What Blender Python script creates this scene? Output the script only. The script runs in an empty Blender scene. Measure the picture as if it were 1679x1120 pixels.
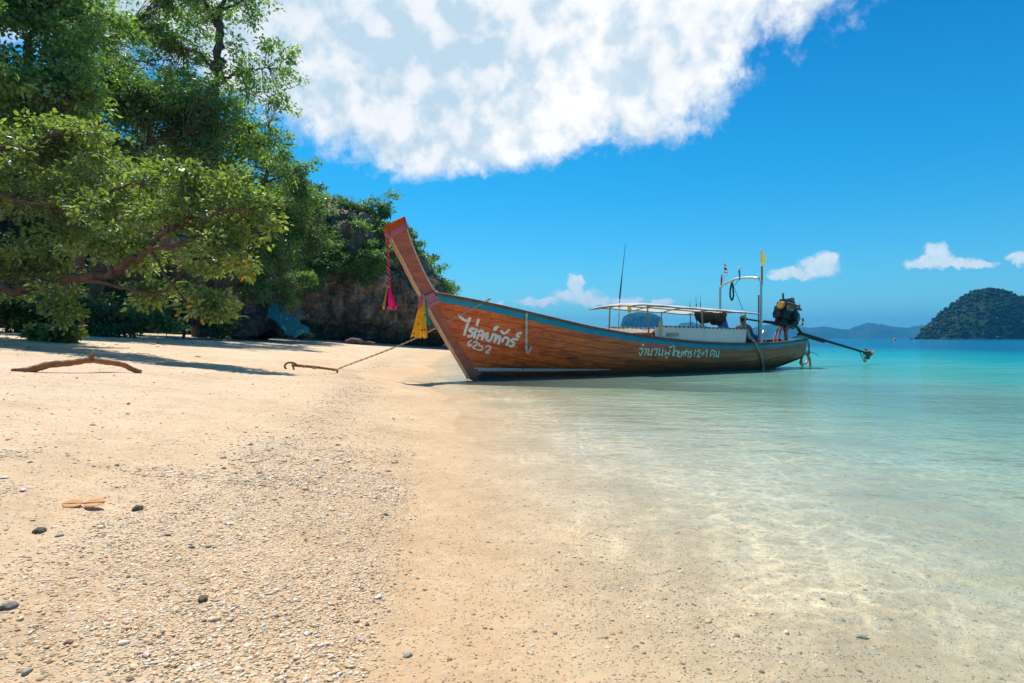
import bpy, bmesh, math, random
import numpy as np
from mathutils import Vector, Matrix
from mathutils.bvhtree import BVHTree

random.seed(7)
RNG = np.random.default_rng(11)
SC = bpy.context.scene
COL = SC.collection
R = math.radians

# ------------------------------------------------------------------ camera
H, F = 0.9, 933.0                 # eye height above the water, focal length in photo pixels
cam_d = bpy.data.cameras.new('camera')
cam = bpy.data.objects.new('camera', cam_d); COL.objects.link(cam)
cam.location = (0, 0, H); cam.rotation_euler = (R(90), 0, 0)
cam_d.sensor_width = 36; cam_d.lens = 36 * F / 1679
cam_d.shift_y = -0.0030
cam_d.clip_start = 0.05; cam_d.clip_end = 30000
SC.camera = cam

# ------------------------------------------------------------------ sky and sun
SUN_EL, SUN_AZ = 64.0, -27.0      # azimuth from straight ahead, positive to the right
SKY_STRENGTH = 0.118
w = bpy.data.worlds.new('World'); SC.world = w; w.use_nodes = True
nt = w.node_tree; nt.nodes.clear()

class NG:
    """small expression helper for shader node trees"""
    def __init__(s, tree): s.t = tree
    def n(s, typ, **kw):
        o = s.t.nodes.new(typ)
        for k, v in kw.items(): setattr(o, k, v)
        return o
    def put(s, sock, v):
        if isinstance(v, bpy.types.NodeSocket): s.t.links.new(v, sock)
        elif isinstance(v, (tuple, list)) and len(v) == 3 and sock.type == 'RGBA': sock.default_value = (*v, 1)
        else: sock.default_value = v
    def m(s, op, a, b=0.0, c=None, clamp=False):
        o = s.n('ShaderNodeMath', operation=op, use_clamp=clamp)
        s.put(o.inputs[0], a); s.put(o.inputs[1], b)
        if c is not None: s.put(o.inputs[2], c)
        return o.outputs[0]
    def v(s, op, a, b=(0, 0, 0), scale=None):
        o = s.n('ShaderNodeVectorMath', operation=op)
        s.put(o.inputs[0], a); s.put(o.inputs[1], b)
        if scale is not None: s.put(o.inputs[3], scale)
        return o.outputs['Value'] if op in ('LENGTH', 'DOT_PRODUCT', 'DISTANCE') else o.outputs[0]
    def sep(s, a):
        o = s.n('ShaderNodeSeparateXYZ'); s.put(o.inputs[0], a); return o.outputs
    def comb(s, x, y, z):
        o = s.n('ShaderNodeCombineXYZ')
        for i, q in enumerate((x, y, z)): s.put(o.inputs[i], q)
        return o.outputs[0]
    def noise(s, vec, scale, detail=4, rough=.55, dist=0, col=False, lac=2.0):
        o = s.n('ShaderNodeTexNoise'); s.put(o.inputs['Vector'], vec)
        s.put(o.inputs['Scale'], scale); o.inputs['Detail'].default_value = detail
        o.inputs['Roughness'].default_value = rough; o.inputs['Distortion'].default_value = dist
        o.inputs['Lacunarity'].default_value = lac
        return o.outputs['Color' if col else 'Fac']
    def voro(s, vec, scale, feature='F1', out='Distance', rnd=1.0):
        o = s.n('ShaderNodeTexVoronoi', feature=feature); s.put(o.inputs['Vector'], vec)
        s.put(o.inputs['Scale'], scale); o.inputs['Randomness'].default_value = rnd
        return o.outputs[out]
    def ss(s, x, lo, hi, a=0.0, b=1.0):
        o = s.n('ShaderNodeMapRange', interpolation_type='SMOOTHSTEP'); s.put(o.inputs[0], x)
        s.put(o.inputs[1], lo); s.put(o.inputs[2], hi); s.put(o.inputs[3], a); s.put(o.inputs[4], b)
        return o.outputs[0]
    def mix(s, fac, a, b, blend='MIX'):
        o = s.n('ShaderNodeMix', data_type='RGBA', blend_type=blend)
        s.put(o.inputs['Factor'], fac); s.put(o.inputs[6], a); s.put(o.inputs[7], b)
        return o.outputs[2]
    def ramp(s, fac, stops, interp='LINEAR'):
        o = s.n('ShaderNodeValToRGB'); s.put(o.inputs[0], fac); cr = o.color_ramp; cr.interpolation = interp
        while len(cr.elements) < len(stops): cr.elements.new(.5)
        for e, (p, c) in zip(cr.elements, stops):
            e.position = p; e.color = (*c, 1) if len(c) == 3 else c
        return o.outputs[0]
    def attr(s, name, out='Fac'):
        o = s.n('ShaderNodeAttribute'); o.attribute_name = name; return o.outputs[out]

g = NG(nt)
tc = g.n('ShaderNodeTexCoord'); D = tc.outputs['Generated']
sky = g.n('ShaderNodeTexSky', sky_type='NISHITA'); sky.sun_disc = False
sky.sun_elevation = R(SUN_EL); sky.sun_rotation = R(SUN_AZ)
sky.air_density = 1.0; sky.dust_density = 0.6; sky.ozone_density = 2.5
hs = g.n('ShaderNodeHueSaturation'); hs.inputs['Saturation'].default_value = 1.35
hs.inputs['Hue'].default_value = 0.497
g.put(hs.inputs['Color'], sky.outputs[0])
dx, dy, dz = g.sep(D)
skyc = g.mix(1.0, hs.outputs[0], g.mix(g.ss(dz, .28, .62), g.mix(g.ss(dz, .0, .32), (.36, .76, .86), (.12, .80, .88)), (.03, .60, .78)), 'MULTIPLY')
zc = g.m('MAXIMUM', dz, 0.02)
P = g.comb(g.m('DIVIDE', dx, zc), g.m('DIVIDE', dy, zc), 0)          # cloud-sheet coordinates (altitude 1)
px_, py_, _ = g.sep(P)
def halfplane(a, b, c):  # c - (a x + b y)
    return g.m('SUBTRACT', c, g.m('ADD', g.m('MULTIPLY', px_, a), g.m('MULTIPLY', py_, b)))
def smin(a, b, k=.12):
    return g.m('SMOOTH_MIN', a, b, k)
dist = smin(smin(halfplane(1, 0.10, 1.18), halfplane(0, 1, 3.55)), smin(halfplane(.67, .74, 2.66), halfplane(-.88, .48, 2.33)))
dist = g.m('MINIMUM', dist, halfplane(0, -1, -0.75))
n_big = g.noise(D, 5.5, 8, .60, .3)
n_fine = g.noise(D, 38.0, 6, .62, .2)
edge = g.m('ADD', dist, g.m('ADD', g.m('MULTIPLY', g.m('SUBTRACT', n_big, .5), 1.5), g.m('MULTIPLY', g.m('SUBTRACT', n_fine, .5), .62)))
cov = g.ss(edge, -0.08, 0.36)
# puffs and thin grey veil inside the sheet
lump = g.noise(D, 21.0, 6, .52, .1)
lump2 = g.noise(g.v('ADD', D, (.13, .21, 3.0)), 5.0, 4, .5)
inner = g.ss(g.m('SUBTRACT', dist, g.m('MULTIPLY', px_, .55)), 0.35, 1.35)                                   # deep inside the sheet it is greyer
bright = g.m('ADD', g.m('MULTIPLY', g.ss(lump, .33, .63), .85), g.m('MULTIPLY', g.ss(lump2, .3, .65), .35))
bright = g.m('SUBTRACT', bright, g.m('MULTIPLY', inner, .50), clamp=True)
c_cloud = g.ramp(bright, [(0, (.56, .72, .84)), (.3, (.70, .81, .89)), (.6, (.88, .92, .95)), (.85, (1.0, 1.0, 1.0)), (1, (1.08, 1.08, 1.06))])
col1 = g.mix(cov, skyc, g.v('SCALE', c_cloud, scale=.74 / SKY_STRENGTH))
# low cumulus over the horizon, in (azimuth tangent, elevation tangent)
yc = g.m('MAXIMUM', dy, 0.05)
U = g.comb(g.m('DIVIDE', dx, yc), g.m('DIVIDE', dz, yc), 0)
wob = g.v('SUBTRACT', g.noise(U, 34, 7, .62, .2, col=True), (.5, .5, .5))
Uw = g.v('ADD', U, g.v('MULTIPLY', wob, (.050, .036, 0)))
blobs = []
def cumulus(cells):
    for (x, y, rx, ry) in cells:
        c = ((x - 840) / F, (555 - y) / F, 0)
        q = g.v('MULTIPLY', g.v('SUBTRACT', Uw, c), (F / rx, F / ry, 0))
        blobs.append(g.m('SUBTRACT', 1.0, g.v('LENGTH', q)))
cumulus([(880, 494, 42, 9), (945, 487, 50, 16), (944, 466, 17, 18), (985, 492, 30, 10)])
cumulus([(1345, 438, 40, 25), (1305, 450, 45, 12), (1360, 428, 26, 18), (1278, 455, 22, 7)])
cumulus([(1535, 415, 28, 19), (1555, 430, 75, 13), (1510, 433, 35, 10), (1605, 434, 32, 10)])
cumulus([(1676, 424, 30, 13), (1030, 494, 30, 9), (1088, 496, 22, 9), (808, 497, 20, 5)])
mx = blobs[0]
for b in blobs[1:]: mx = g.m('SMOOTH_MAX', mx, b, .15)
front = g.ss(dy, .05, .2)
cum = g.m('MULTIPLY', g.ss(mx, -.02, .42), front)
cum = g.m('MULTIPLY', cum, .93)
shade = g.ss(mx, .0, .9)
c_cum = g.mix(g.ss(g.noise(Uw, 60, 4), .35, .65), g.mix(shade, (.58, .84, .92), (.80, .96, 1.0)), (.96, 1.02, 1.02))
def backg(c):
    b = g.n('ShaderNodeBackground'); g.put(b.inputs[0], c); b.inputs[1].default_value = SKY_STRENGTH; return b.outputs[0]
def mixs(f, a, b):
    o = g.n('ShaderNodeMixShader'); g.put(o.inputs[0], f); nt.links.new(a, o.inputs[1]); nt.links.new(b, o.inputs[2]); return o.outputs[0]
near_sheet = g.m('MULTIPLY', g.m('GREATER_THAN', dist, -.75), g.m('GREATER_THAN', dz, .05))
near_cum = g.m('MULTIPLY', g.m('GREATER_THAN', dy, .6), g.m('LESS_THAN', g.m('ABSOLUTE', g.m('SUBTRACT', dz, .10)), .11))
shd_ = mixs(near_cum, mixs(near_sheet, backg(skyc), backg(col1)), backg(g.mix(cum, skyc, g.v('SCALE', c_cum, scale=.71 / SKY_STRENGTH))))
wo = g.n('ShaderNodeOutputWorld'); nt.links.new(shd_, wo.inputs[0])
w.cycles.sampling_method = 'MANUAL'; w.cycles.sample_map_resolution = 512

sun_d = bpy.data.lights.new('sun', 'SUN'); sun_d.energy = 4.3; sun_d.angle = R(0.53); sun_d.color = (1.0, .96, .89)
sun = bpy.data.objects.new('sun', sun_d); COL.objects.link(sun)
sd = Vector((math.sin(R(SUN_AZ)) * math.cos(R(SUN_EL)), math.cos(R(SUN_AZ)) * math.cos(R(SUN_EL)), math.sin(R(SUN_EL))))
sun.rotation_euler = sd.to_track_quat('Z', 'Y').to_euler(); sun.location = sd * 50

SC.view_settings.view_transform = 'Standard'; SC.view_settings.look = 'None'
SC.view_settings.exposure = 0.5; SC.view_settings.gamma = 1.0
SC.view_settings.use_curve_mapping = False
SC.render.engine = 'CYCLES'
cy = SC.cycles
cy.max_bounces = 7; cy.diffuse_bounces = 4; cy.glossy_bounces = 3; cy.transmission_bounces = 4
cy.transparent_max_bounces = 12; cy.volume_bounces = 0; cy.sample_clamp_indirect = 6.0; cy.sample_clamp_direct = 0
cy.use_denoising = True; cy.use_adaptive_sampling = True; cy.adaptive_threshold = .02; cy.caustics_reflective = False; cy.caustics_refractive = False

# ------------------------------------------------------------------ numeric helpers
def gp(px, py, Y):
    """a point at depth Y on the sight line of a photo pixel"""
    return Vector(((px - 839.5) / F * Y, Y, H + (555 - py) / F * Y))

def _hash(ix, iy, iz, seed):
    h = (ix.astype(np.int64) * 374761393 + iy.astype(np.int64) * 668265263 + iz.astype(np.int64) * 2147483647 + seed * 974711) & 0xffffffff
    h = ((h ^ (h >> 13)) * 1274126177) & 0xffffffff
    h = ((h ^ (h >> 16)) * 2246822519) & 0xffffffff
    return ((h ^ (h >> 15)) & 0xffffff) / float(0xffffff)

def vnoise(p, seed=0):
    p = np.asarray(p, float); i = np.floor(p).astype(np.int64); f = p - i
    f = f * f * f * (f * (f * 6 - 15) + 10)
    out = 0
    for a in (0, 1):
        for b in (0, 1):
            for c in (0, 1):
                wgt = (f[:, 0] if a else 1 - f[:, 0]) * (f[:, 1] if b else 1 - f[:, 1]) * (f[:, 2] if c else 1 - f[:, 2])
                out = out + wgt * _hash(i[:, 0] + a, i[:, 1] + b, i[:, 2] + c, seed)
    return out * 2 - 1

def fbm(p, octv=4, gain=.5, seed=0, ridged=False):
    p = np.asarray(p, float); amp = 1.0; s = 0; tot = 0
    for k in range(octv):
        n = vnoise(p * (2.03 ** k) + 17.3 * k, seed + k)
        if ridged: n = 1 - 2 * np.abs(n)
        s = s + amp * n; tot += amp; amp *= gain
    return s / tot

def fbm2(x, y, sc, octv=4, seed=0, gain=.5):
    return fbm(np.stack([x * sc, y * sc, np.zeros_like(x) + 3.7], 1), octv, gain, seed)

def sstep(x, a, b):
    t = np.clip((x - a) / (b - a), 0, 1); return t * t * (3 - 2 * t)

# ------------------------------------------------------------------ materials
def mat(name):
    m = bpy.data.materials.new(name); m.use_nodes = True; t = m.node_tree; t.nodes.clear()
    g = NG(t); out = g.n('ShaderNodeOutputMaterial')
    return m, g, out

def principled(g, out, col, rough=.6, metal=0., spec=.5, bump=None, bstr=.3, bdist=.02, coat=0., normal=None):
    b = g.n('ShaderNodeBsdfPrincipled')
    g.put(b.inputs['Base Color'], col); g.put(b.inputs['Roughness'], rough); g.put(b.inputs['Metallic'], metal)
    g.put(b.inputs['Specular IOR Level'], spec); g.put(b.inputs['Coat Weight'], coat)
    if bump is not None:
        bn = g.n('ShaderNodeBump'); bn.inputs['Strength'].default_value = bstr; bn.inputs['Distance'].default_value = bdist
        g.put(bn.inputs['Height'], bump); g.t.links.new(bn.outputs[0], b.inputs['Normal'])
    g.t.links.new(b.outputs[0], out.inputs[0])
    return b

def simple(name, col, rough=.6, metal=0., var=.25, scale=8., coat=0., bstr=.15, bdist=.01, spec=.5):
    """plain paint, metal or cloth: colour broken up by grime at two scales, with fine relief"""
    m, g, out = mat(name)
    co = g.n('ShaderNodeTexCoord').outputs['Object']
    n1 = g.noise(co, scale, 6, .6); n2 = g.noise(co, scale * 6, 4, .6)
    f = g.m('ADD', g.m('MULTIPLY', n1, .65), g.m('MULTIPLY', n2, .35))
    dark = tuple(c * (1 - var) for c in col); lite = tuple(min(1, c * (1 + var * .5) + .01) for c in col)
    c = g.ramp(f, [(.3, dark), (.5, col), (.7, lite)])
    r = g.ss(n2, .3, .7, max(.02, rough - .1), min(1, rough + .1))
    principled(g, out, c, r, metal, spec, n2, bstr, bdist, coat)
    return m

M = {}
# ---- sand (dry beach, wet strip, sea bed)
m, g, out = mat('sand'); M['sand'] = m
geo = g.n('ShaderNodeNewGeometry'); pos = geo.outputs['Position']
hz_, shd = g.attr('height'), g.attr('shell')
grain = g.noise(pos, 420, 3, .7); spk = g.voro(pos, 130, 'F1', 'Color'); spk2 = g.voro(pos, 46, 'F1', 'Color')
spd = g.voro(pos, 130, 'F1', 'Distance'); spd2 = g.voro(pos, 46, 'F1', 'Distance')
big = g.noise(pos, .9, 6, .62); mid = g.noise(pos, 6, 5, .6)
c0 = g.ramp(g.m('ADD', g.m('MULTIPLY', big, .6), g.m('MULTIPLY', mid, .4)), [(.32, (.50, .345, .205)), (.5, (.635, .46, .295)), (.68, (.70, .545, .38))])
c0 = g.mix(g.ss(grain, .25, .75, .0, .55), c0, g.mix(1.0, c0, (1.18, 1.15, 1.1), 'MULTIPLY'))
c0 = g.mix(g.ss(grain, .28, .42, .5, .0), c0, (.25, .165, .085))
sx, sy, sz = g.sep(spk); qx, qy, qz = g.sep(spk2)
shellc = g.ramp(sx, [(0, (.16, .11, .07)), (.2, (.40, .28, .16)), (.45, (.55, .42, .27)), (.7, (.66, .55, .42)), (.9, (.75, .70, .62)), (1, (.55, .30, .17))])
f_small = g.m('MULTIPLY', g.m('GREATER_THAN', g.m('ADD', sy, g.m('MULTIPLY', shd, .62)), .80), g.m('LESS_THAN', spd, .55))
c0 = g.mix(g.m('MULTIPLY', f_small, .85), c0, shellc)
shellc2 = g.ramp(qx, [(0, (.10, .085, .065)), (.25, (.30, .22, .13)), (.5, (.52, .40, .27)), (.75, (.66, .60, .50)), (1, (.72, .68, .62))])
f_big = g.m('MULTIPLY', g.m('GREATER_THAN', g.m('ADD', qy, g.m('MULTIPLY', shd, .25)), .93), g.m('LESS_THAN', spd2, .40))
c0 = g.mix(g.m('MULTIPLY', f_big, .85), c0, shellc2)
c0 = g.mix(g.m('MULTIPLY', g.ss(hz_, .03, .45, .9, 0), g.ss(hz_, -.05, .01)), c0, g.mix(1.0, c0, (.96, .90, .81), 'MULTIPLY'))
wetn = g.m('ADD', hz_, g.m('MULTIPLY', g.m('SUBTRACT', big, .5), .05))
wet = g.ss(wetn, -.01, .11, 1.0, 0.0)
c1 = g.mix(g.m('MULTIPLY', wet, g.ss(hz_, -.07, .0, .35, .85)), c0, g.mix(1.0, c0, (.92, .87, .79), 'MULTIPLY'))
dirt = g.m('MULTIPLY', g.ss(hz_, .95, 1.35), g.ss(mid, .35, .6))
c1 = g.mix(g.m('MULTIPLY', dirt, .65), c1, (.20, .14, .085))
hh = g.m('ADD', g.m('MULTIPLY', grain, .25), g.m('ADD', g.m('MULTIPLY', g.m('MULTIPLY', f_small, g.m('SUBTRACT', .55, spd)), 1.2), g.m('ADD', g.m('MULTIPLY', g.m('MULTIPLY', f_big, g.m('SUBTRACT', .4, spd2)), 3.0), g.m('ADD', g.m('MULTIPLY', g.noise(pos, 40, 5, .6), .9), g.m('ADD', g.m('MULTIPLY', g.noise(pos, 7, 4, .55), 2.6), g.m('MULTIPLY', g.noise(pos, 2.2, 3, .5), 4.0))))))
principled(g, out, c1, g.m('SUBTRACT', .9, g.m('MULTIPLY', wet, .35)), 0, .25, hh, .8, .012)

# ---- water: clear over sand, tinted and then filled with its own turquoise as it deepens
m, g, out = mat('sea_water'); M['water'] = m
pos = g.n('ShaderNodeNewGeometry').outputs['Position']
dep = g.m('MAXIMUM', g.attr('depth'), 0.0)
px, py, pz = g.sep(pos)
rr = g.v('LENGTH', pos)
w1 = g.noise(g.comb(g.m('MULTIPLY', px, .8), g.m('MULTIPLY', py, 1.5), 0), 4.2, 4, .55, .4)
w2 = g.noise(g.comb(g.m('MULTIPLY', px, .7), g.m('MULTIPLY', py, 1.4), 5), 1.0, 4, .55, .3)
w3 = g.noise(g.comb(g.m('MULTIPLY', px, .6), py, 9), .16, 5, .6, .2)
w0 = g.noise(pos, 15, 3, .5, .4)
hgt = g.m('ADD', g.m('ADD', g.m('MULTIPLY', w1, .035), g.m('MULTIPLY', w0, .011)), g.m('ADD', g.m('MULTIPLY', w2, .09), g.m('MULTIPLY', w3, .35)))
calm = g.ss(dep, .0, .25, .45, 1.0)
hgt = g.m('MULTIPLY', hgt, g.m('MULTIPLY', calm, g.ss(dep, .5, 3, 1.0, 1.7)))
bn = g.n('ShaderNodeBump'); bn.inputs['Strength'].default_value = 1.0; bn.inputs['Distance'].default_value = .55
g.put(bn.inputs['Height'], hgt)
NRM = bn.outputs[0]
# ripple caustics: a light pattern put into the water's see-through tint
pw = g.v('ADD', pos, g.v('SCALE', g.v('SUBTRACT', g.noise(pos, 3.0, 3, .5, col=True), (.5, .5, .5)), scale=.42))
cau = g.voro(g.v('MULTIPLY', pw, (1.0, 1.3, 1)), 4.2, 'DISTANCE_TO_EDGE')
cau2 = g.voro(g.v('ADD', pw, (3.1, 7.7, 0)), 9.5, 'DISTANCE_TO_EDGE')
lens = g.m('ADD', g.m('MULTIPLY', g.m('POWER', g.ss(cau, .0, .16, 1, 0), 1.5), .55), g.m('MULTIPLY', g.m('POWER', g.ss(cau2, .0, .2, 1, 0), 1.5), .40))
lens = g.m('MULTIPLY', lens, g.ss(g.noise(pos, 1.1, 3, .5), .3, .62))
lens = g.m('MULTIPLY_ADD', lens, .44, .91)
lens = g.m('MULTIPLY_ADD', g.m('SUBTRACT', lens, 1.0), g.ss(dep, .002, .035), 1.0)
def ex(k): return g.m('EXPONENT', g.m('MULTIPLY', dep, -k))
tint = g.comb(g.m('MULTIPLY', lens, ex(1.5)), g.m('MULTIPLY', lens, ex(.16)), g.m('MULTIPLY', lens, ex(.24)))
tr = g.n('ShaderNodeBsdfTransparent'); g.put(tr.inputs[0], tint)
body_c = g.ramp(g.m('MULTIPLY', dep, .2), [(0, (.58, .64, .50)), (.05, (.38, .56, .42)), (.16, (.10, .47, .38)), (.38, (.008, .33, .36)), (.7, (.003, .22, .31)), (1, (.002, .13, .25))])
ptch = g.noise(g.comb(g.m('MULTIPLY', px, .08), g.m('MULTIPLY', py, .22), 0), 1.6, 7, .68)
body_c = g.mix(1.0, body_c, g.ramp(ptch, [(.3, (.70, .80, .84)), (.7, (1.15, 1.10, 1.06))]), 'MULTIPLY')
df = g.n('ShaderNodeBsdfDiffuse'); g.put(df.inputs[0], body_c); g.t.links.new(NRM, df.inputs['Normal'])
murk = g.m('SUBTRACT', 1.0, ex(1.9))
mx1 = g.n('ShaderNodeMixShader'); g.put(mx1.inputs[0], murk); g.t.links.new(tr.outputs[0], mx1.inputs[1]); g.t.links.new(df.outputs[0], mx1.inputs[2])
gl = g.n('ShaderNodeBsdfGlossy'); gl.inputs['Roughness'].default_value = .04; g.t.links.new(NRM, gl.inputs['Normal'])
fr = g.n('ShaderNodeFresnel'); fr.inputs['IOR'].default_value = 1.23; g.t.links.new(NRM, fr.inputs['Normal'])
mx2 = g.n('ShaderNodeMixShader'); g.put(mx2.inputs[0], g.m('MULTIPLY', g.m('MINIMUM', fr.outputs[0], .52), g.ss(dep, .0, .08, .25, 1.0))); g.t.links.new(mx1.outputs[0], mx2.inputs[1]); g.t.links.new(gl.outputs[0], mx2.inputs[2])
g.t.links.new(mx2.outputs[0], out.inputs[0])

# ---- leaves
def leafmat(name, stops, transl=.5, gloss=.05, grough=.5, gain=2.05):
    m, g, out = mat(name)
    t = g.attr('tint')
    c = g.ramp(t, [(p_, tuple(min(.9, q_ * gain) for q_ in c_)) for p_, c_ in stops])
    d = g.n('ShaderNodeBsdfDiffuse'); g.put(d.inputs[0], c)
    tl = g.n('ShaderNodeBsdfTranslucent'); g.put(tl.inputs[0], g.mix(1.0, c, (1.25, 1.3, .55), 'MULTIPLY'))
    a = g.n('ShaderNodeMixShader'); a.inputs[0].default_value = transl
    g.t.links.new(d.outputs[0], a.inputs[1]); g.t.links.new(tl.outputs[0], a.inputs[2])
    gl = g.n('ShaderNodeBsdfGlossy'); gl.inputs['Roughness'].default_value = grough; gl.inputs[0].default_value = (.85, .92, 1, 1)
    lw = g.n('ShaderNodeLayerWeight'); lw.inputs['Blend'].default_value = .25
    b = g.n('ShaderNodeMixShader'); g.put(b.inputs[0], g.m('MULTIPLY_ADD', lw.outputs['Fresnel'], .22, gloss * .4))
    g.t.links.new(a.outputs[0], b.inputs[1]); g.t.links.new(gl.outputs[0], b.inputs[2])
    g.t.links.new(b.outputs[0], out.inputs[0])
    return m
M['leaf_near'] = leafmat('leaf_near', [(0, (.030, .052, .012)), (.35, (.070, .108, .020)), (.65, (.125, .165, .030)), (.88, (.21, .245, .05)), (.93, (.50, .28, .02)), (1, (.62, .20, .02))])
M['leaf_tall'] = leafmat('leaf_tall', [(0, (.022, .045, .013)), (.4, (.050, .092, .018)), (.75, (.085, .130, .024)), (1, (.15, .185, .035))], gain=3.0)
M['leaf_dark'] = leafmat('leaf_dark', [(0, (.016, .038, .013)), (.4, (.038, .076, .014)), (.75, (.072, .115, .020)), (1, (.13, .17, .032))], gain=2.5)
M['leaf_shrub'] = leafmat('leaf_shrub', [(0, (.028, .060, .016)), (.4, (.060, .110, .022)), (.75, (.105, .165, .032)), (1, (.19, .23, .05))])

# ---- bark
def barkmat(name, a, b):
    m, g, out = mat(name)
    co = g.n('ShaderNodeTexCoord').outputs['Object']
    n = g.noise(g.v('MULTIPLY', co, (1, 1, .35)), 9, 7, .65, .3); n2 = g.noise(co, 40, 4, .6)
    c = g.ramp(g.m('ADD', g.m('MULTIPLY', n, .7), g.m('MULTIPLY', n2, .3)), [(.3, a), (.7, b)])
    principled(g, out, c, .85, 0, .2, g.m('ADD', n, g.m('MULTIPLY', n2, .4)), .8, .04)
    return m
M['bark'] = barkmat('bark', (.05, .036, .026), (.20, .145, .10))
M['bark_red'] = barkmat('bark_red', (.06, .034, .022), (.20, .118, .072))
M['driftwood'] = barkmat('driftwood', (.20, .075, .028), (.48, .23, .10))

# ---- rock
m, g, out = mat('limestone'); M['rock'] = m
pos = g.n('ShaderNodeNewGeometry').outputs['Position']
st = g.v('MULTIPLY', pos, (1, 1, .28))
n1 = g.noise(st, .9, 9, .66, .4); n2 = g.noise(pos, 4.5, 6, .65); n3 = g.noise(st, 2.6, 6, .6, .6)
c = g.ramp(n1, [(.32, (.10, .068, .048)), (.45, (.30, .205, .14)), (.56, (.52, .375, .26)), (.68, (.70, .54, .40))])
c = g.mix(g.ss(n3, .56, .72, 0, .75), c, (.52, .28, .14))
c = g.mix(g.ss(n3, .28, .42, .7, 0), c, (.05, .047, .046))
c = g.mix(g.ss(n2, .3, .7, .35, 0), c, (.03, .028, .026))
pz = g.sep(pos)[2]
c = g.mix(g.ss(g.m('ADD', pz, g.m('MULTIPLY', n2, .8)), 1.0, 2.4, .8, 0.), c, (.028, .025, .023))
cr = g.voro(g.v('ADD', pos, g.v('SCALE', g.noise(pos, 1.2, 4, .6, col=True), scale=1.2)), .9, 'DISTANCE_TO_EDGE')
principled(g, out, c, .92, 0, .2, g.m('ADD', g.m('ADD', g.m('MULTIPLY', n2, .6), n3), g.m('MULTIPLY', g.ss(cr, 0, .12), .5)), 1.0, .35)
m, g, out = mat('boulder_rock'); M['boulder'] = m
pos = g.n('ShaderNodeNewGeometry').outputs['Position']
n1 = g.noise(pos, 3, 8, .65, .3); n2 = g.noise(pos, 16, 5, .6)
c = g.ramp(n1, [(.3, (.03, .028, .026)), (.5, (.085, .072, .062)), (.7, (.21, .17, .14))])
principled(g, out, c, .9, 0, .25, g.m('ADD', n1, g.m('MULTIPLY', n2, .35)), 1.0, .08)

# ---- boat timber
def woodmat(name, c_lo, c_mid, c_hi, aft=None, rough=.42, coat=.08, grain=(.55, 7, 7)):
    m, g, out = mat(name)
    co = g.n('ShaderNodeTexCoord').outputs['Object']
    rnd = g.n('ShaderNodeObjectInfo').outputs['Random']
    q = g.v('ADD', co, g.comb(g.m('MULTIPLY', rnd, 31), 0, g.m('MULTIPLY', rnd, 7)))
    n1 = g.noise(g.v('MULTIPLY', q, grain), 2.2, 7, .62, .5); n2 = g.noise(g.v('MULTIPLY', q, (2.5, 40, 40)), 2.0, 4, .6)
    n3 = g.noise(co, 1.1, 5, .6)
    f = g.m('ADD', g.m('MULTIPLY', n1, .70), g.m('MULTIPLY', n2, .2)); f = g.m('ADD', f, g.m('MULTIPLY', rnd, .10))
    c = g.ramp(f, [(.36, c_lo), (.52, c_mid), (.70, c_hi)])
    c = g.mix(g.ss(n3, .52, .72, 0, .45), c, g.mix(1.0, c, (.42, .36, .34), 'MULTIPLY'))
    if aft:
        x = g.sep(co)[0]; z = g.sep(co)[2]
        fx = g.ss(g.m('ADD', x, g.m('MULTIPLY', n3, 3)), 2.0, 9.0, 0, .8)  # aft tone: partly weathering, partly the dimmer light there put into the colour
        c = g.mix(fx, c, g.mix(1.0, g.ramp(f, [(.3, aft[0]), (.7, aft[1])]), (1, 1, 1), 'MULTIPLY'))
        low = g.ss(g.m('ADD', z, g.m('MULTIPLY', g.m('SUBTRACT', n1, .5), .35)), .05, .42, .75, 0)   # algae and old antifouling near the waterline
        c = g.mix(low, c, (.055, .026, .017))
    principled(g, out, c, g.ss(n2, .3, .7, rough - .08, rough + .15), 0, .5, g.m('ADD', n2, n1), .25, .006, coat)
    return m
M['hull'] = woodmat('hull_timber', (.36, .044, .010), (.80, .130, .014), (.94, .25, .026), ((.24, .052, .014), (.62, .155, .030)))
M['stem'] = woodmat('stem_timber', (.34, .066, .024), (.52, .110, .036), (.64, .165, .056), None, .42, .1)
M['rail'] = woodmat('rail_timber', (.06, .035, .025), (.13, .08, .055), (.21, .135, .09), None, .6, 0)
M['deck'] = woodmat('deck_timber', (.10, .055, .03), (.20, .12, .07), (.30, .19, .115), None, .6, 0)
M['bottom'] = simple('bottom_paint', (.060, .026, .018), .55, 0, .4, 5)
M['trim'] = simple('pale_edge', (.60, .47, .29), .5, 0, .3, 6)
M['blue'] = simple('blue_paint', (.004, .26, .38), .5, 0, .25, 4, .0, spec=.3)
M['white_line'] = simple('white_line', (.62, .58, .50), .6, 0, .3, 5)
M['letter'] = simple('letter_paint', (.86, .83, .72), .55, 0, .12, 9)
M['letter_green'] = simple('letter_pale_green', (.74, .82, .66), .55, 0, .12, 9)
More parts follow.
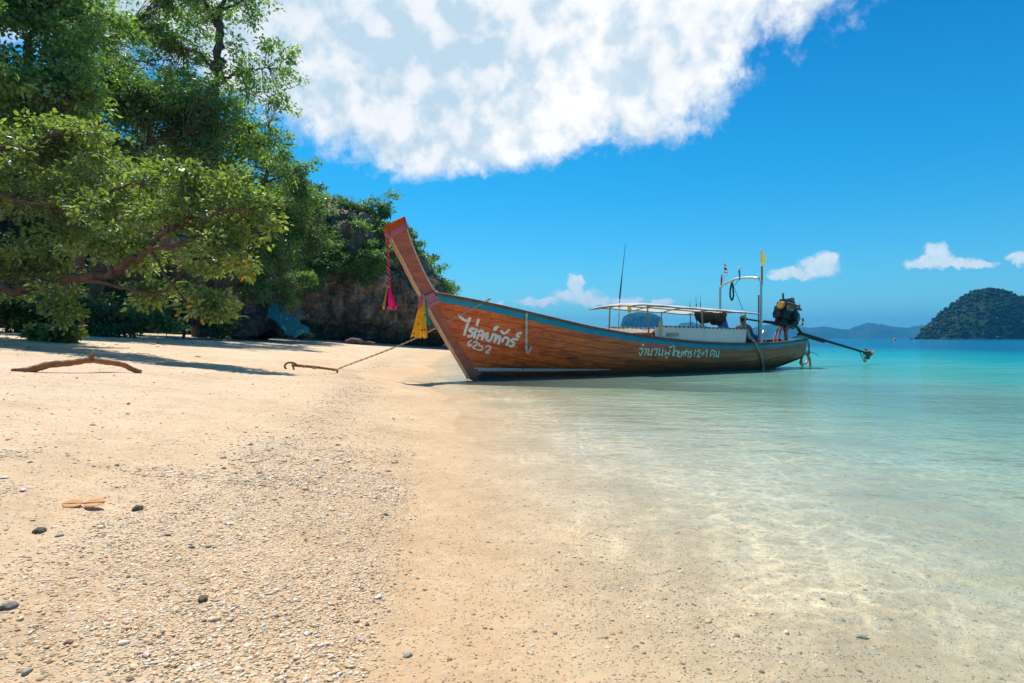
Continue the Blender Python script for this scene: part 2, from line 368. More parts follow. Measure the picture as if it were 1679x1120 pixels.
def canvasmat(name, col):
    m, g, out = mat(name); co = g.n('ShaderNodeTexCoord').outputs['Object']
    n = g.noise(co, 4, 6, .6); n2 = g.noise(co, 30, 4, .6)
    c = g.mix(g.ss(n, .35, .7, 0, .3), col, tuple(q * .72 for q in col))
    d = g.n('ShaderNodeBsdfDiffuse'); g.put(d.inputs[0], c); t_ = g.n('ShaderNodeBsdfTranslucent'); g.put(t_.inputs[0], c)
    bn = g.n('ShaderNodeBump'); bn.inputs['Strength'].default_value = .3; bn.inputs['Distance'].default_value = .02; g.put(bn.inputs['Height'], g.m('ADD', n, g.m('MULTIPLY', n2, .2))); g.t.links.new(bn.outputs[0], d.inputs['Normal'])
    x = g.n('ShaderNodeMixShader'); x.inputs[0].default_value = .42; g.t.links.new(d.outputs[0], x.inputs[1]); g.t.links.new(t_.outputs[0], x.inputs[2]); g.t.links.new(x.outputs[0], out.inputs[0])
    return m
M['canvas'] = canvasmat('white_canvas', (.80, .80, .78)); M['canvas_in'] = canvasmat('cream_canvas', (.80, .70, .58)); M['canvas_pink'] = canvasmat('pinkish_canvas', (.82, .68, .62))
M['pole'] = simple('rusty_pole', (.33, .24, .18), .5, .2, .35, 14)
M['steel'] = simple('galvanised_pipe', (.52, .51, .48), .35, .7, .3, 12)
M['black'] = simple('black_metal', (.018, .018, .019), .45, .4, .4, 9)
M['engine'] = simple('oily_cast_iron', (.032, .033, .034), .42, .5, .5, 16)
M['alu'] = simple('cast_aluminium', (.20, .20, .20), .45, .8, .4, 16)
M['orange_metal'] = simple('orange_enamel', (.75, .30, .02), .45, 0, .2, 8)
M['yellow_metal'] = simple('yellow_enamel', (.55, .42, .05), .5, 0, .3, 8)
M['rust'] = simple('rusty_iron', (.20, .10, .05), .75, .2, .4, 14)
M['rope'] = simple('hemp_rope', (.46, .38, .25), .95, 0, .25, 60, 0, .6, .01)
M['rope_pale'] = simple('pale_rope', (.62, .57, .45), .95, 0, .2, 60, 0, .6, .01)
M['hose'] = simple('orange_hose', (.55, .22, .10), .45, 0, .25, 10)
M['pink'] = simple('pink_cloth', (.75, .20, .24), .8, 0, .15, 12)
M['pink_pale'] = simple('pale_pink_cloth', (.80, .30, .42), .8, 0, .15, 12)
M['magenta'] = simple('magenta_cloth', (.80, .015, .16), .75, 0, .2, 14)
M['orange_cloth'] = simple('orange_cloth', (.78, .13, .03), .8, 0, .15, 12)
M['navy'] = simple('navy_cloth', (.04, .03, .22), .8, 0, .2, 12)
M['gold_cloth'] = simple('gold_cloth', (.72, .36, .03), .8, 0, .2, 12)
M['red_cloth'] = simple('red_cloth', (.60, .025, .02), .8, 0, .2, 12)
M['teal_cloth'] = simple('teal_cloth', (.02, .30, .34), .8, 0, .2, 12)
M['flag_white'] = simple('flag_white', (.78, .78, .78), .85, 0, .08, 12)
M['flag_blue'] = simple('flag_blue', (.05, .05, .25), .85, 0, .1, 12)
M['flag_yellow'] = simple('flag_yellow', (.80, .55, .06), .85, 0, .12, 12)
M['life_orange'] = simple('life_orange', (.85, .13, .02), .6, 0, .15, 12)
M['blue_plastic'] = simple('blue_plastic', (.01, .05, .24), .4, 0, .15, 12)
M['blue_sheet'] = simple('blue_sheet', (.03, .16, .48), .6, 0, .2, 6)
M['net_dark'] = simple('dark_net', (.045, .034, .026), .95, 0, .5, 25, 0, .9, .03)
M['lamp_yellow'] = simple('yellow_plastic', (.75, .60, .08), .4, 0, .1, 12)
M['shirt'] = simple('grey_shirt', (.14, .135, .17), .9, 0, .25, 9)
M['skin'] = simple('skin', (.20, .105, .065), .55, 0, .15, 12)
M['cap'] = simple('beige_cap', (.30, .24, .19), .9, 0, .2, 20)
M['shorts'] = simple('dark_shorts', (.04, .045, .06), .9, 0, .25, 9)
M['shell'] = simple('white_shell', (.78, .73, .66), .45, 0, .15, 40)
M['shell_pink'] = simple('pink_shell', (.72, .47, .40), .45, 0, .15, 40)
M['stone_grey'] = simple('grey_stone', (.40, .34, .25), .85, 0, .35, 45)
M['stone_dark'] = simple('dark_stone', (.19, .16, .12), .85, 0, .35, 45)
M['stone_green'] = simple('greenish_coral', (.27, .24, .14), .95, 0, .45, 60, 0, 1., .02)
M['stone_brown'] = simple('brown_stone', (.34, .18, .09), .85, 0, .35, 45)
M['leaf_dead'] = simple('orange_dead_leaf', (.62, .30, .11), .7, 0, .3, 30)
M['leaf_red'] = simple('red_dead_leaf', (.34, .10, .03), .7, 0, .3, 30)
M['leaf_olive'] = simple('olive_fallen_leaf', (.16, .16, .05), .7, 0, .3, 30)
M['buoy_red'] = simple('red_buoy', (.70, .08, .05), .5, 0, .1, 6)
M['boat_white'] = simple('white_hull', (.75, .75, .75), .5, 0, .1, 3)

for k_, c_ in (('magenta', (.85, .02, .20)), ('gold_cloth', (.80, .42, .03)), ('navy', (.05, .04, .28)), ('pink', (.82, .24, .27)), ('pink_pale', (.85, .36, .48)), ('orange_cloth', (.85, .16, .03)), ('teal_cloth', (.02, .36, .40)), ('flag_yellow', (.88, .62, .06)), ('red_cloth', (.68, .03, .02)), ('flag_white', (.82, .82, .82)), ('flag_blue', (.06, .06, .32))): M[k_] = canvasmat(k_, c_)
m, g, out = mat('scarf_yellow'); M['scarf'] = m
co = g.n('ShaderNodeTexCoord').outputs['Object']
v = g.voro(co, 7.0, 'F1'); n = g.noise(co, 14, 4)
c = g.mix(g.ss(v, .16, .26, 1, 0), g.ramp(n, [(.3, (.74, .40, .015)), (.7, (.92, .60, .05))]), (.70, .05, .03))
d_ = g.n('ShaderNodeBsdfDiffuse'); g.put(d_.inputs[0], c); t_ = g.n('ShaderNodeBsdfTranslucent'); g.put(t_.inputs[0], c)
x_ = g.n('ShaderNodeMixShader'); x_.inputs[0].default_value = .45; g.t.links.new(d_.outputs[0], x_.inputs[1]); g.t.links.new(t_.outputs[0], x_.inputs[2]); g.t.links.new(x_.outputs[0], out.inputs[0])
m, g, out = mat('teal_tarp'); M['tarp'] = m
co = g.n('ShaderNodeTexCoord').outputs['Object']
n = g.noise(co, 9, 6, .6); n2 = g.noise(co, 45, 4, .6)
c = g.ramp(g.m('ADD', g.m('MULTIPLY', n, .5), g.m('MULTIPLY', n2, .5)), [(.35, (.012, .075, .075)), (.55, (.02, .22, .22)), (.7, (.10, .40, .38))])
principled(g, out, c, .7, 0, .3, n2, .8, .04)
m, g, out = mat('pebbles'); M['pebble'] = m
t = g.attr('tint'); pos = g.n('ShaderNodeNewGeometry').outputs['Position']
c = g.ramp(t, [(0, (.13, .11, .08)), (.06, (.28, .22, .145)), (.14, (.56, .37, .19)), (.35, (.74, .51, .28)), (.6, (.80, .60, .38)), (.82, (.86, .70, .51)), (.93, (.82, .77, .68)), (.97, (.66, .32, .14)), (1, (.70, .42, .32))])
n = g.noise(pos, 260, 4, .6)
c = g.mix(g.ss(n, .3, .6, .45, 0), c, g.mix(1.0, c, (.55, .48, .4), 'MULTIPLY'))
principled(g, out, c, .75, 0, .35, n, .5, .003)
m, g, out = mat('far_forest'); M['far_forest'] = m
pos = g.n('ShaderNodeNewGeometry').outputs['Position']
n = g.noise(pos, .055, 7, .65); n2 = g.noise(pos, .4, 4, .6)
c = g.ramp(g.m('ADD', g.m('MULTIPLY', n, .6), g.m('MULTIPLY', n2, .4)), [(.32, (.005, .014, .008)), (.5, (.016, .038, .011)), (.68, (.050, .085, .018))])
c = g.mix(g.ss(g.attr('bare'), .4, .6), c, (.30, .21, .15))
principled(g, out, c, .95, 0, .1, n2, 1.0, 2.0)
m, g, out = mat('far_hill'); M['far_hill'] = m
pos = g.n('ShaderNodeNewGeometry').outputs['Position']
n = g.noise(pos, .012, 7, .65)
c = g.ramp(n, [(.35, (.010, .030, .020)), (.65, (.040, .075, .035))])
principled(g, out, c, 1, 0, .05)
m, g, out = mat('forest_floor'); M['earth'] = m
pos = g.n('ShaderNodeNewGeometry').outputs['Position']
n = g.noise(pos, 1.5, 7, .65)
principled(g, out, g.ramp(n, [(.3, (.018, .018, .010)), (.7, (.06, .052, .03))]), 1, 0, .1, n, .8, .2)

# ------------------------------------------------------------------ object helpers
def tag(o, label=None, cat=None, group=None, kind=None):
    if label: o['label'] = label
    if cat: o['category'] = cat
    if group: o['group'] = group
    if kind: o['kind'] = kind
    return o

def link(name, me, mats, parent=None, smooth=True):
    for mm in (mats if isinstance(mats, (list, tuple)) else [mats]):
        me.materials.append(M[mm] if isinstance(mm, str) else mm)
    if smooth: me.polygons.foreach_set('use_smooth', [True] * len(me.polygons))
    o = bpy.data.objects.new(name, me); COL.objects.link(o)
    if parent is not None: o.parent = parent
    return o

def empty(name, loc=(0, 0, 0), rz=0, parent=None):
    o = bpy.data.objects.new(name, None); COL.objects.link(o); o.location = loc; o.rotation_euler = (0, 0, rz)
    o.empty_display_size = .2
    if parent is not None: o.parent = parent
    return o

def np_mesh(name, V, Fq, attrs=None):
    """V (n,3), Fq (k,3) or (k,4) arrays"""
    me = bpy.data.meshes.new(name)
    V = np.ascontiguousarray(V, np.float32); Fq = np.ascontiguousarray(Fq, np.int32); k, c = Fq.shape
    me.vertices.add(len(V)); me.vertices.foreach_set('co', V.ravel())
    me.loops.add(k * c); me.loops.foreach_set('vertex_index', Fq.ravel())
    me.polygons.add(k)
    me.polygons.foreach_set('loop_start', np.arange(0, k * c, c, dtype=np.int32))
    me.polygons.foreach_set('loop_total', np.full(k, c, np.int32))
    for nme, arr in (attrs or {}).items():
        a = me.attributes.new(nme, 'FLOAT', 'POINT'); a.data.foreach_set('value', np.ascontiguousarray(arr, np.float32))
    me.update(calc_edges=True); me.validate()
    return me

def grid_faces(nu, nv, wrap=False):
    i, j = np.meshgrid(np.arange(nu if wrap else nu - 1), np.arange(nv - 1), indexing='ij')
    a = i * nv + j; b = ((i + 1) % nu) * nv + j
    return np.stack([a, b, b + 1, a + 1], -1).reshape(-1, 4)

class MB:
    """collects simple shapes into one mesh"""
    def __init__(s): s.v = []; s.f = []; s.mi = []
    def add(s, vs, fs, mi=0):
        o = len(s.v); s.v += [tuple(v) for v in vs]; s.f += [tuple(i + o for i in f) for f in fs]; s.mi += [mi] * len(fs); return s
    def box(s, c, size, rot=None, bevel=0.0, mi=0):
        sx, sy, sz = (q / 2 for q in size)
        if bevel <= 0:
            vs = [Vector((x, y, z)) for x in (-sx, sx) for y in (-sy, sy) for z in (-sz, sz)]
            fs = [(0, 1, 3, 2), (4, 6, 7, 5), (0, 4, 5, 1), (2, 3, 7, 6), (0, 2, 6, 4), (1, 5, 7, 3)]
        else:
            bm = bmesh.new(); bmesh.ops.create_cube(bm, size=1)
            for v in bm.verts: v.co = Vector((v.co.x * size[0], v.co.y * size[1], v.co.z * size[2]))
            bmesh.ops.bevel(bm, geom=bm.edges[:], offset=bevel, segments=2, affect='EDGES', profile=.6)
            bm.verts.index_update(); vs = [v.co.copy() for v in bm.verts]; fs = [tuple(v.index for v in f.verts) for f in bm.faces]; bm.free()
        if rot is not None: vs = [rot @ v for v in vs]
        return s.add([v + Vector(c) for v in vs], fs, mi)
    def tube(s, pts, r, n=8, cap=True, mi=0, flat=None, up=None):
        pts = [Vector(p) for p in pts]; k = len(pts)
        rs = list(r) if isinstance(r, (list, tuple, np.ndarray)) else [r] * k
        tang = []
        for i in range(k):
            t = pts[min(i + 1, k - 1)] - pts[max(i - 1, 0)]; tang.append(t.normalized() if t.length > 1e-9 else Vector((0, 0, 1)))
        ref = Vector(up) if up is not None else (Vector((0, 0, 1)) if abs(tang[0].z) < .9 else Vector((1, 0, 0)))
        nrm = (ref - tang[0] * ref.dot(tang[0])).normalized()
        vs = []
        for i in range(k):
            if up is not None: nrm = ref
            nrm = (nrm - tang[i] * nrm.dot(tang[i]))
            nrm = nrm.normalized() if nrm.length > 1e-6 else tang[i].orthogonal().normalized()
            bi = tang[i].cross(nrm)
            for a in range(n):
                th = 2 * math.pi * a / n
                vs.append(pts[i] + (nrm * math.cos(th) * (flat if flat else 1) + bi * math.sin(th)) * rs[i])
        fs = [(i * n + a, i * n + (a + 1) % n, (i + 1) * n + (a + 1) % n, (i + 1) * n + a) for i in range(k - 1) for a in range(n)]
        if cap: fs += [tuple(range(n - 1, -1, -1)), tuple(range((k - 1) * n, k * n))]
        return s.add(vs, fs, mi)
    def lathe(s, prof, c=(0, 0, 0), rot=None, n=16, mi=0):
        vs = []
        for (r, z) in prof:
            for a in range(n):
                th = 2 * math.pi * a / n; v = Vector((r * math.cos(th), r * math.sin(th), z))
                vs.append((rot @ v if rot is not None else v) + Vector(c))
        k = len(prof)
        fs = [(i * n + a, i * n + (a + 1) % n, (i + 1) * n + (a + 1) % n, (i + 1) * n + a) for i in range(k - 1) for a in range(n)]
        fs += [tuple(range(n - 1, -1, -1)), tuple(range((k - 1) * n, k * n))]
        return s.add(vs, fs, mi)
    def ball(s, c, r, sub=2, jit=0., mi=0, seed=0):
        bm = bmesh.new(); bmesh.ops.create_icosphere(bm, subdivisions=sub, radius=1)
        rr = r if isinstance(r, (tuple, list)) else (r, r, r); rd = random.Random(seed)
        vs = []
        for v in bm.verts:
            k = 1 + rd.uniform(-jit, jit); vs.append(Vector((v.co.x * rr[0] * k, v.co.y * rr[1] * k, v.co.z * rr[2] * k)) + Vector(c))
        bm.verts.index_update(); fs = [tuple(v.index for v in f.verts) for f in bm.faces]; bm.free()
        return s.add(vs, fs, mi)
    def build(s, name, mats, parent=None, smooth=True):
        me = bpy.data.meshes.new(name); me.from_pydata(s.v, [], s.f)
        o = link(name, me, mats, parent, smooth)
        if any(s.mi): me.polygons.foreach_set('material_index', s.mi)
        me.update()
        if smooth:
            bm = bmesh.new(); bm.from_mesh(me)
            for e in bm.edges:
                if len(e.link_faces) == 2 and e.calc_face_angle(0) > R(42): e.smooth = False
            bm.to_mesh(me); bm.free()
        return o

def catmull(pts, k=6):
    pts = [Vector(p) for p in pts]
    if len(pts) < 3:
        return [pts[0].lerp(pts[-1], i / k) for i in range(k + 1)]
    out = []; P = [pts[0] * 2 - pts[1]] + pts + [pts[-1] * 2 - pts[-2]]
    for i in range(1, len(P) - 2):
        p0, p1, p2, p3 = P[i - 1:i + 3]
        for j in range(k):
            t = j / k
            out.append(.5 * ((2 * p1) + (p2 - p0) * t + (2 * p0 - 5 * p1 + 4 * p2 - p3) * t * t + (3 * p1 - p0 - 3 * p2 + p3) * t ** 3))
    out.append(pts[-1]); return out

# ------------------------------------------------------------------ beach and sea bed
_SY = np.array([-6000, -40, -5, 0, 1.5, 2.1, 2.85, 4.1, 5.8, 8.8, 11, 12.3, 13.6, 15.3, 17, 18.7, 25, 42, 60, 6000.])
_SX = np.array([2.2, 1.6, .4, .12, .0, -.07, -.16, -.30, -.52, -1.0, -1.75, -2.40, -2.50, -2.10, -2.55, -2.75, -3.2, -3.9, -4.2, -4.2])
def shore_x(Y): return np.interp(Y, _SY, _SX)
def ground_z(X, Y, fine=True):
    X = np.asarray(X, float); Y = np.asarray(Y, float)
    d = shore_x(Y) - X + .22 * fbm2(X, Y, .55, 3, 5) * sstep(np.hypot(X, Y), 1.5, 6)
    land = 2.0 * (1 - np.exp(-np.maximum(d, 0) * .056))
    a = np.maximum(-d, 0)
    sea = -np.minimum(.040 * a + .0019 * a * a, 9.0)
    z = np.where(d > 0, land, sea)
    if fine:
        near = 1 - sstep(np.hypot(X, Y), 25, 60)
        up = sstep(d, .0, 1.0)
        z = z + near * (up * (.030 * fbm2(X, Y, .8, 4, 21) + .020 * fbm2(X, Y, 3.4, 3, 31)) + .006 * fbm2(X, Y, 2.2, 3, 41) + .0035 * fbm2(X, Y, 14, 2, 51))
    return z
def gz(x, y): return float(ground_z(np.array([x]), np.array([y]))[0])
def ground_px(px, py):
    """where the sight line of a photo pixel meets the ground"""
    t = np.linspace(.8, 60, 6000); X = (px - 839.5) / F * t; Z = H + (555 - py) / F * t
    k = np.argmax(Z < ground_z(X, t)); return Vector((X[k], t[k], ground_z(X[k:k + 1], t[k:k + 1])[0]))

def gravel_density(X, Y):
    d = shore_x(Y) - X
    n = fbm2(X, Y, 1.3, 4, 77); n2 = fbm2(X, Y, .5, 3, 87)
    berm = sstep(d, .28 + .10 * n2, .50) * (1 - sstep(d, 1.15 + .5 * n2, 1.9 + .6 * n2)) * (.34 + .95 * sstep(n, -.2, .4))
    farther = sstep(Y, 3.6, 5.5)
    strip = np.exp(-((d - (1.30 + .12 * n2)) / .30) ** 2) * (.5 + .7 * sstep(n, -.3, .3))
    den = berm * (1 - farther) + 1.0 * strip * farther
    left = sstep(d, .9, 1.6) * (1 - sstep(d, 3.2, 4.5)) * sstep(fbm2(X, Y, 1.7, 4, 97), -.05, .35) * (1 - sstep(Y, 2.5, 4.5)) * .55
    under = np.exp(-((d + .55) / .42) ** 2) * (1 - sstep(Y, 1.9, 3.2)) * .28 * sstep(n, -.3, .3)
    return np.clip(np.maximum(np.maximum(den, left), under) + .05 * sstep(d, .3, .6) * (1 - sstep(d, 6, 10)), 0, 1)

NX = 460
t = np.linspace(-math.asinh(6000 / .55), math.asinh(6000 / .55), NX); ax = .55 * np.sinh(t)
GX, GY = np.meshgrid(ax - .3, ax + 2.2, indexing='ij'); gx, gy = GX.ravel(), GY.ravel()
zz = ground_z(gx, gy)
shell_att = gravel_density(gx, gy)
o = link('beach', np_mesh('beach', np.stack([gx, gy, zz], 1), grid_faces(NX, NX), {'height': zz, 'shell': shell_att}), 'sand')
tag(o, 'pale golden sand beach sloping into the shallow sea', kind='structure')

# sea: reaches the horizon, cut off a little inside the sand
NW = 300
t = np.linspace(-math.asinh(5900 / 1.5), math.asinh(5900 / 1.5), NW); ay = 1.5 * np.sinh(t) + 4
tu = np.linspace(0, 1, NW); off = 1.5 * np.sinh(tu * math.asinh(5900 / 1.5))
WY = np.repeat(ay[None, :], NW, 0); WX = shore_x(WY) - 1.6 + off[:, None]
wx, wy = WX.ravel(), WY.ravel()
dep = -ground_z(wx, wy, False)
wz = .004 * fbm2(wx, wy, 1.1, 3, 61) * sstep(dep, .03, .2)
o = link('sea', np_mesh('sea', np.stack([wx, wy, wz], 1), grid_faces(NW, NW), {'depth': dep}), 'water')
tag(o, 'clear shallow sea turning turquoise towards the horizon', kind='structure')

# ------------------------------------------------------------------ far land
def hill(name, label, prof, Y, thick, matn, cell=None, rough=0., kind='structure', cat=None):
    """a ridge whose skyline follows prof [(px, py)...] at depth Y, rounded towards the viewer and away"""
    xs = np.array([p[0] for p in prof], float); ys = np.array([p[1] for p in prof], float)
    nu, nv = 150, 40
    u = np.linspace(xs[0], xs[-1], nu); top = np.interp(u, xs, ys)
    hgt = np.maximum((556.0 - top) / F * Y, .2)
    X = (u - 839.5) / F * Y
    v = np.linspace(-1, 1, nv)
    XX = np.repeat(X[:, None], nv, 1); VV = np.repeat(v[None, :], nu, 0)
    ZZ = hgt[:, None] * np.maximum(1 - np.abs(VV) ** 2.4, 0) - .6
    YY = Y + VV * thick * (.35 + .65 * (hgt / hgt.max())[:, None])
    XX = XX + (YY - Y) * ((xs.mean() - 839.5) / F)          # the ridge runs away from the beach, obliquely
    p = np.stack([XX.ravel(), YY.ravel(), ZZ.ravel()], 1)
    if rough:
        n = fbm(p / (rough * 4.5), 5, .6, 3); p[:, 2] += n * rough * sstep(p[:, 2], 0, rough * 2); p[:, 1] += fbm(p / (rough * 5) + 9, 4, .55, 8) * rough * 2
    return p, grid_faces(nu, nv), name, label, matn

def put_hill(a, kind='structure'):
    p, f, name, label, matn = a
    o = link(name, np_mesh(name, p, f[:, ::-1]), matn); return tag(o, label, kind=kind)

put_hill(hill('distant_hills', 'blue hazy ridge on the horizon behind the engine', [(1170, 549), (1196, 545), (1225, 541), (1262, 533), (1300, 536), (1330, 539), (1352, 536), (1376, 540), (1391, 541), (1410, 534), (1424, 530), (1445, 533), (1468, 537), (1486, 539), (1500, 535), (1520, 534), (1560, 545), (1600, 556)], 3400, 420, 'far_hill', rough=5))
put_hill(hill('distant_hills', 'low blue ridge seen under the canopy', [(1080, 556), (1098, 544), (1118, 530), (1135, 529), (1160, 536), (1180, 544), (1200, 556)], 3000, 300, 'far_hill', rough=4))
put_hill(hill('limestone_island', 'steep flat-topped blue island seen through the canopy poles', [(1012, 556), (1016, 538), (1022, 520), (1032, 514), (1050, 512), (1070, 514), (1085, 520), (1088, 540), (1091, 556)], 1700, 60, 'far_hill', rough=2.5))
put_hill(hill('karst_mountain', 'dark blue mountain peak behind the trees', [(330, 520), (400, 330), (440, 300), (478, 292), (490, 288), (502, 296), (512, 300), (520, 318), (536, 340), (560, 420), (600, 556)], 950, 120, 'far_hill', rough=7))
# forested island on the right
pi_ = hill('forested_island', 'steep dark green forested island at the right end of the horizon', [(1510, 556), (1516, 547), (1522, 537), (1531, 529), (1540, 521), (1551, 511), (1560, 506), (1568, 497), (1577, 492), (1589, 485), (1602, 480), (1614, 476), (1630, 477), (1645, 479), (1660, 485), (1675, 491), (1720, 498), (1790, 520), (1850, 556)], 620, 90, 'far_forest', rough=2.0)
ISL = tag(link('forested_island', np_mesh('forested_island', pi_[0], pi_[1][:, ::-1]), 'far_forest'), 'steep dark green forested island at the right end of the horizon', kind='structure')
def canopy_mass(name, label, p, n, r0, r1, matn, seed, squash=.8):
    """far tree crowns as lumpy balls sitting on the slope"""
    rg = np.random.default_rng(seed)
    bm = bmesh.new(); bmesh.ops.create_icosphere(bm, subdivisions=2, radius=1)
    bm.verts.index_update(); bv = np.array([v.co[:] for v in bm.verts]); bf = np.array([[v.index for v in f.verts] for f in bm.faces]); bm.free()
    idx = rg.choice(len(p), n); c = p[idx] + rg.normal(0, 1, (n, 3)) * r1 * .6; c = c[c[:, 2] > .3]
    n = len(c); r = rg.uniform(r0, r1, n)
    V = bv[None] * r[:, None, None] * np.array([1, 1, squash])
    k = fbm(bv[None].repeat(n, 0).reshape(-1, 3) * 1.9 + rg.uniform(0, 99, (n, 1, 3)).repeat(len(bv), 1).reshape(-1, 3), 3, .6).reshape(n, -1, 1)
    V = V * (1 + .55 * k) + c[:, None, :]
    Fc = (bf[None] + (np.arange(n) * len(bv))[:, None, None]).reshape(-1, 3)
    bare = np.repeat((rg.random(n) < .006).astype(float), len(bv))
    o = link(name, np_mesh(name, V.reshape(-1, 3), Fc, {'bare': bare}), matn, smooth=False)
    return tag(o, label, kind='stuff')
fp = pi_[0][(pi_[0][:, 1] < 640)]
canopy_mass('forest', 'dense dark tree canopy covering the island slope', fp, 5200, .8, 2.2, 'far_forest', 5)

# ------------------------------------------------------------------ cliff and wooded slope
def rockify(p, nrm, amp, sc, seed):
    a = fbm(p * sc * np.array([1, 1, .75]), 6, .55, seed, True) * .6 + fbm(p * sc * .45, 4, .5, seed + 9) * .8
    return p + nrm * (a * amp)[:, None]

plan = np.array([[-24, 33.0], [-19, 34.5], [-16.5, 36.5], [-14, 37.2], [-11, 38.6], [-8.5, 39.8], [-6.6, 41.2], [-5.2, 43.0], [-4.3, 46.0], [-4.6, 50.0], [-7, 54], [-12, 57]])
tt = np.linspace(0, len(plan) - 1, 260)
cx = np.interp(tt, np.arange(len(plan)), plan[:, 0]); cyy = np.interp(tt, np.arange(len(plan)), plan[:, 1])
for _ in range(14):
    cx[1:-1] = (cx[:-2] + 2 * cx[1:-1] + cx[2:]) / 4; cyy[1:-1] = (cyy[:-2] + 2 * cyy[1:-1] + cyy[2:]) / 4
tx = np.gradient(cx); ty = np.gradient(cyy); ln = np.hypot(tx, ty); nx, ny = ty / ln, -tx / ln     # outward (towards the viewer / right)
htop = np.interp(tt, [0, 2, 4, 5, 6, 7, 8, 9, 11], [9.5, 10.0, 9.6, 9.4, 8.8, 6.6, 4.6, 4.0, 3.0])
nv = 130; vv = np.linspace(0, 1, nv)
prof_v = [0, .08, .17, .26, .36, .5, .65, .8, .92, 1.0]
prof_o = [-1.9, -1.9, -1.5, -.1, .35, .25, -.15, -.7, -1.5, -4.5]
prof_z = [-.06, .05, .16, .23, .36, .52, .70, .87, .97, 1.04]
po = np.interp(vv, prof_v, prof_o); pzv = np.interp(vv, prof_v, prof_z)
for _ in range(6):
    po[1:-1] = (po[:-2] + 2 * po[1:-1] + po[2:]) / 4; pzv[1:-1] = (pzv[:-2] + 2 * pzv[1:-1] + pzv[2:]) / 4
CP = np.zeros((260, nv, 3)); CN = np.zeros_like(CP)
CP[:, :, 0] = cx[:, None] + nx[:, None] * po[None]; CP[:, :, 1] = cyy[:, None] + ny[:, None] * po[None]; CP[:, :, 2] = htop[:, None] * pzv[None]
CN[:, :, 0] = nx[:, None]; CN[:, :, 1] = ny[:, None]; CN[:, :, 2] = sstep(vv, .7, 1.0)[None] * .8
cp_ = rockify(CP.reshape(-1, 3), CN.reshape(-1, 3), 1.0, .42, 13)
cp_ = cp_ + CN.reshape(-1, 3) * (fbm(cp_ * np.array([1.5, 1.5, .8]), 5, .6, 40, True) * .42)[:, None]
led = fbm(cp_ * np.array([.55, .55, .8]) + 31, 4, .55, 71); led = np.round(led * 6 + .25 * fbm(cp_ * 2.5, 3)) / 6      # broken ledges and blocks
cp_ = cp_ + CN.reshape(-1, 3) * (led * 1.1 * (np.tile(vv, 260) > .2))[:, None]
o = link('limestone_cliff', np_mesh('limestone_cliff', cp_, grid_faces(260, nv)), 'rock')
tag(o, 'dark undercut limestone cliff at the end of the beach behind the prow', 'cliff')
CLIFF = cp_.reshape(260, nv, 3)

# wooded backdrop slope added behind the trees to block light
sx = np.linspace(-75, -7, 90); sy = np.linspace(0, 1, 50)
SX, SV = np.meshgrid(sx, sy, indexing='ij')
ybase = np.interp(SX, [-75, -30, -20, -14, -7], [20, 26, 31, 38, 46])
SYY = ybase + SV * 26
SZ = np.interp(SX, [-75, -25, -15, -9, -7], [15, 12, 9.5, 7.5, 4]) * sstep(SV, 0, .55) + .9 - 1.2 * (SV == 0)
ps = np.stack([SX.ravel(), SYY.ravel(), SZ.ravel()], 1); ps[:, 2] += fbm(ps * .35, 4) * .8 * (SV.ravel() > 0); ps[:, 1] += fbm(ps * .3 + 5, 4) * 1.2
o = link('backdrop_hillside', np_mesh('backdrop_hillside', ps, grid_faces(90, 50)), 'earth'); tag(o, 'steep shaded wooded slope added behind the beach trees to block light', kind='structure')

# ------------------------------------------------------------------ foliage
def leaves_mesh(name, C, Dr, Nn, L, W, tint, fine=True):
    n = len(C)
    Dr = Dr / np.linalg.norm(Dr, axis=1, keepdims=True)
    Nn = Nn - Dr * np.sum(Nn * Dr, 1, keepdims=True); Nn /= np.linalg.norm(Nn, axis=1, keepdims=True) + 1e-9
    S = np.cross(Dr, Nn); L = L[:, None]; W = W[:, None]
    if fine:
        pts = [C, C + Dr * L * .34 + S * W * .46 + Nn * W * .16, C + Dr * L * .72 + S * W * .38 + Nn * W * .10, C + Dr * L - Nn * L * .10,
               C + Dr * L * .72 - S * W * .38 + Nn * W * .10, C + Dr * L * .34 - S * W * .46 + Nn * W * .16]
        V = np.stack(pts, 1).reshape(-1, 3); b = np.arange(n)[:, None] * 6
        Fq = np.concatenate([b + np.array([[0, 1, 2, 3]]), b + np.array([[0, 3, 4, 5]])], 0); k = 6
    else:
        pts = [C, C + Dr * L * .45 + S * W * .5 + Nn * W * .12, C + Dr * L, C + Dr * L * .45 - S * W * .5 + Nn * W * .12]
        V = np.stack(pts, 1).reshape(-1, 3); b = np.arange(n)[:, None] * 4
        Fq = b + np.array([[0, 1, 2, 3]]); k = 4
    return np_mesh(name, V, Fq, {'tint': np.repeat(tint, k)})

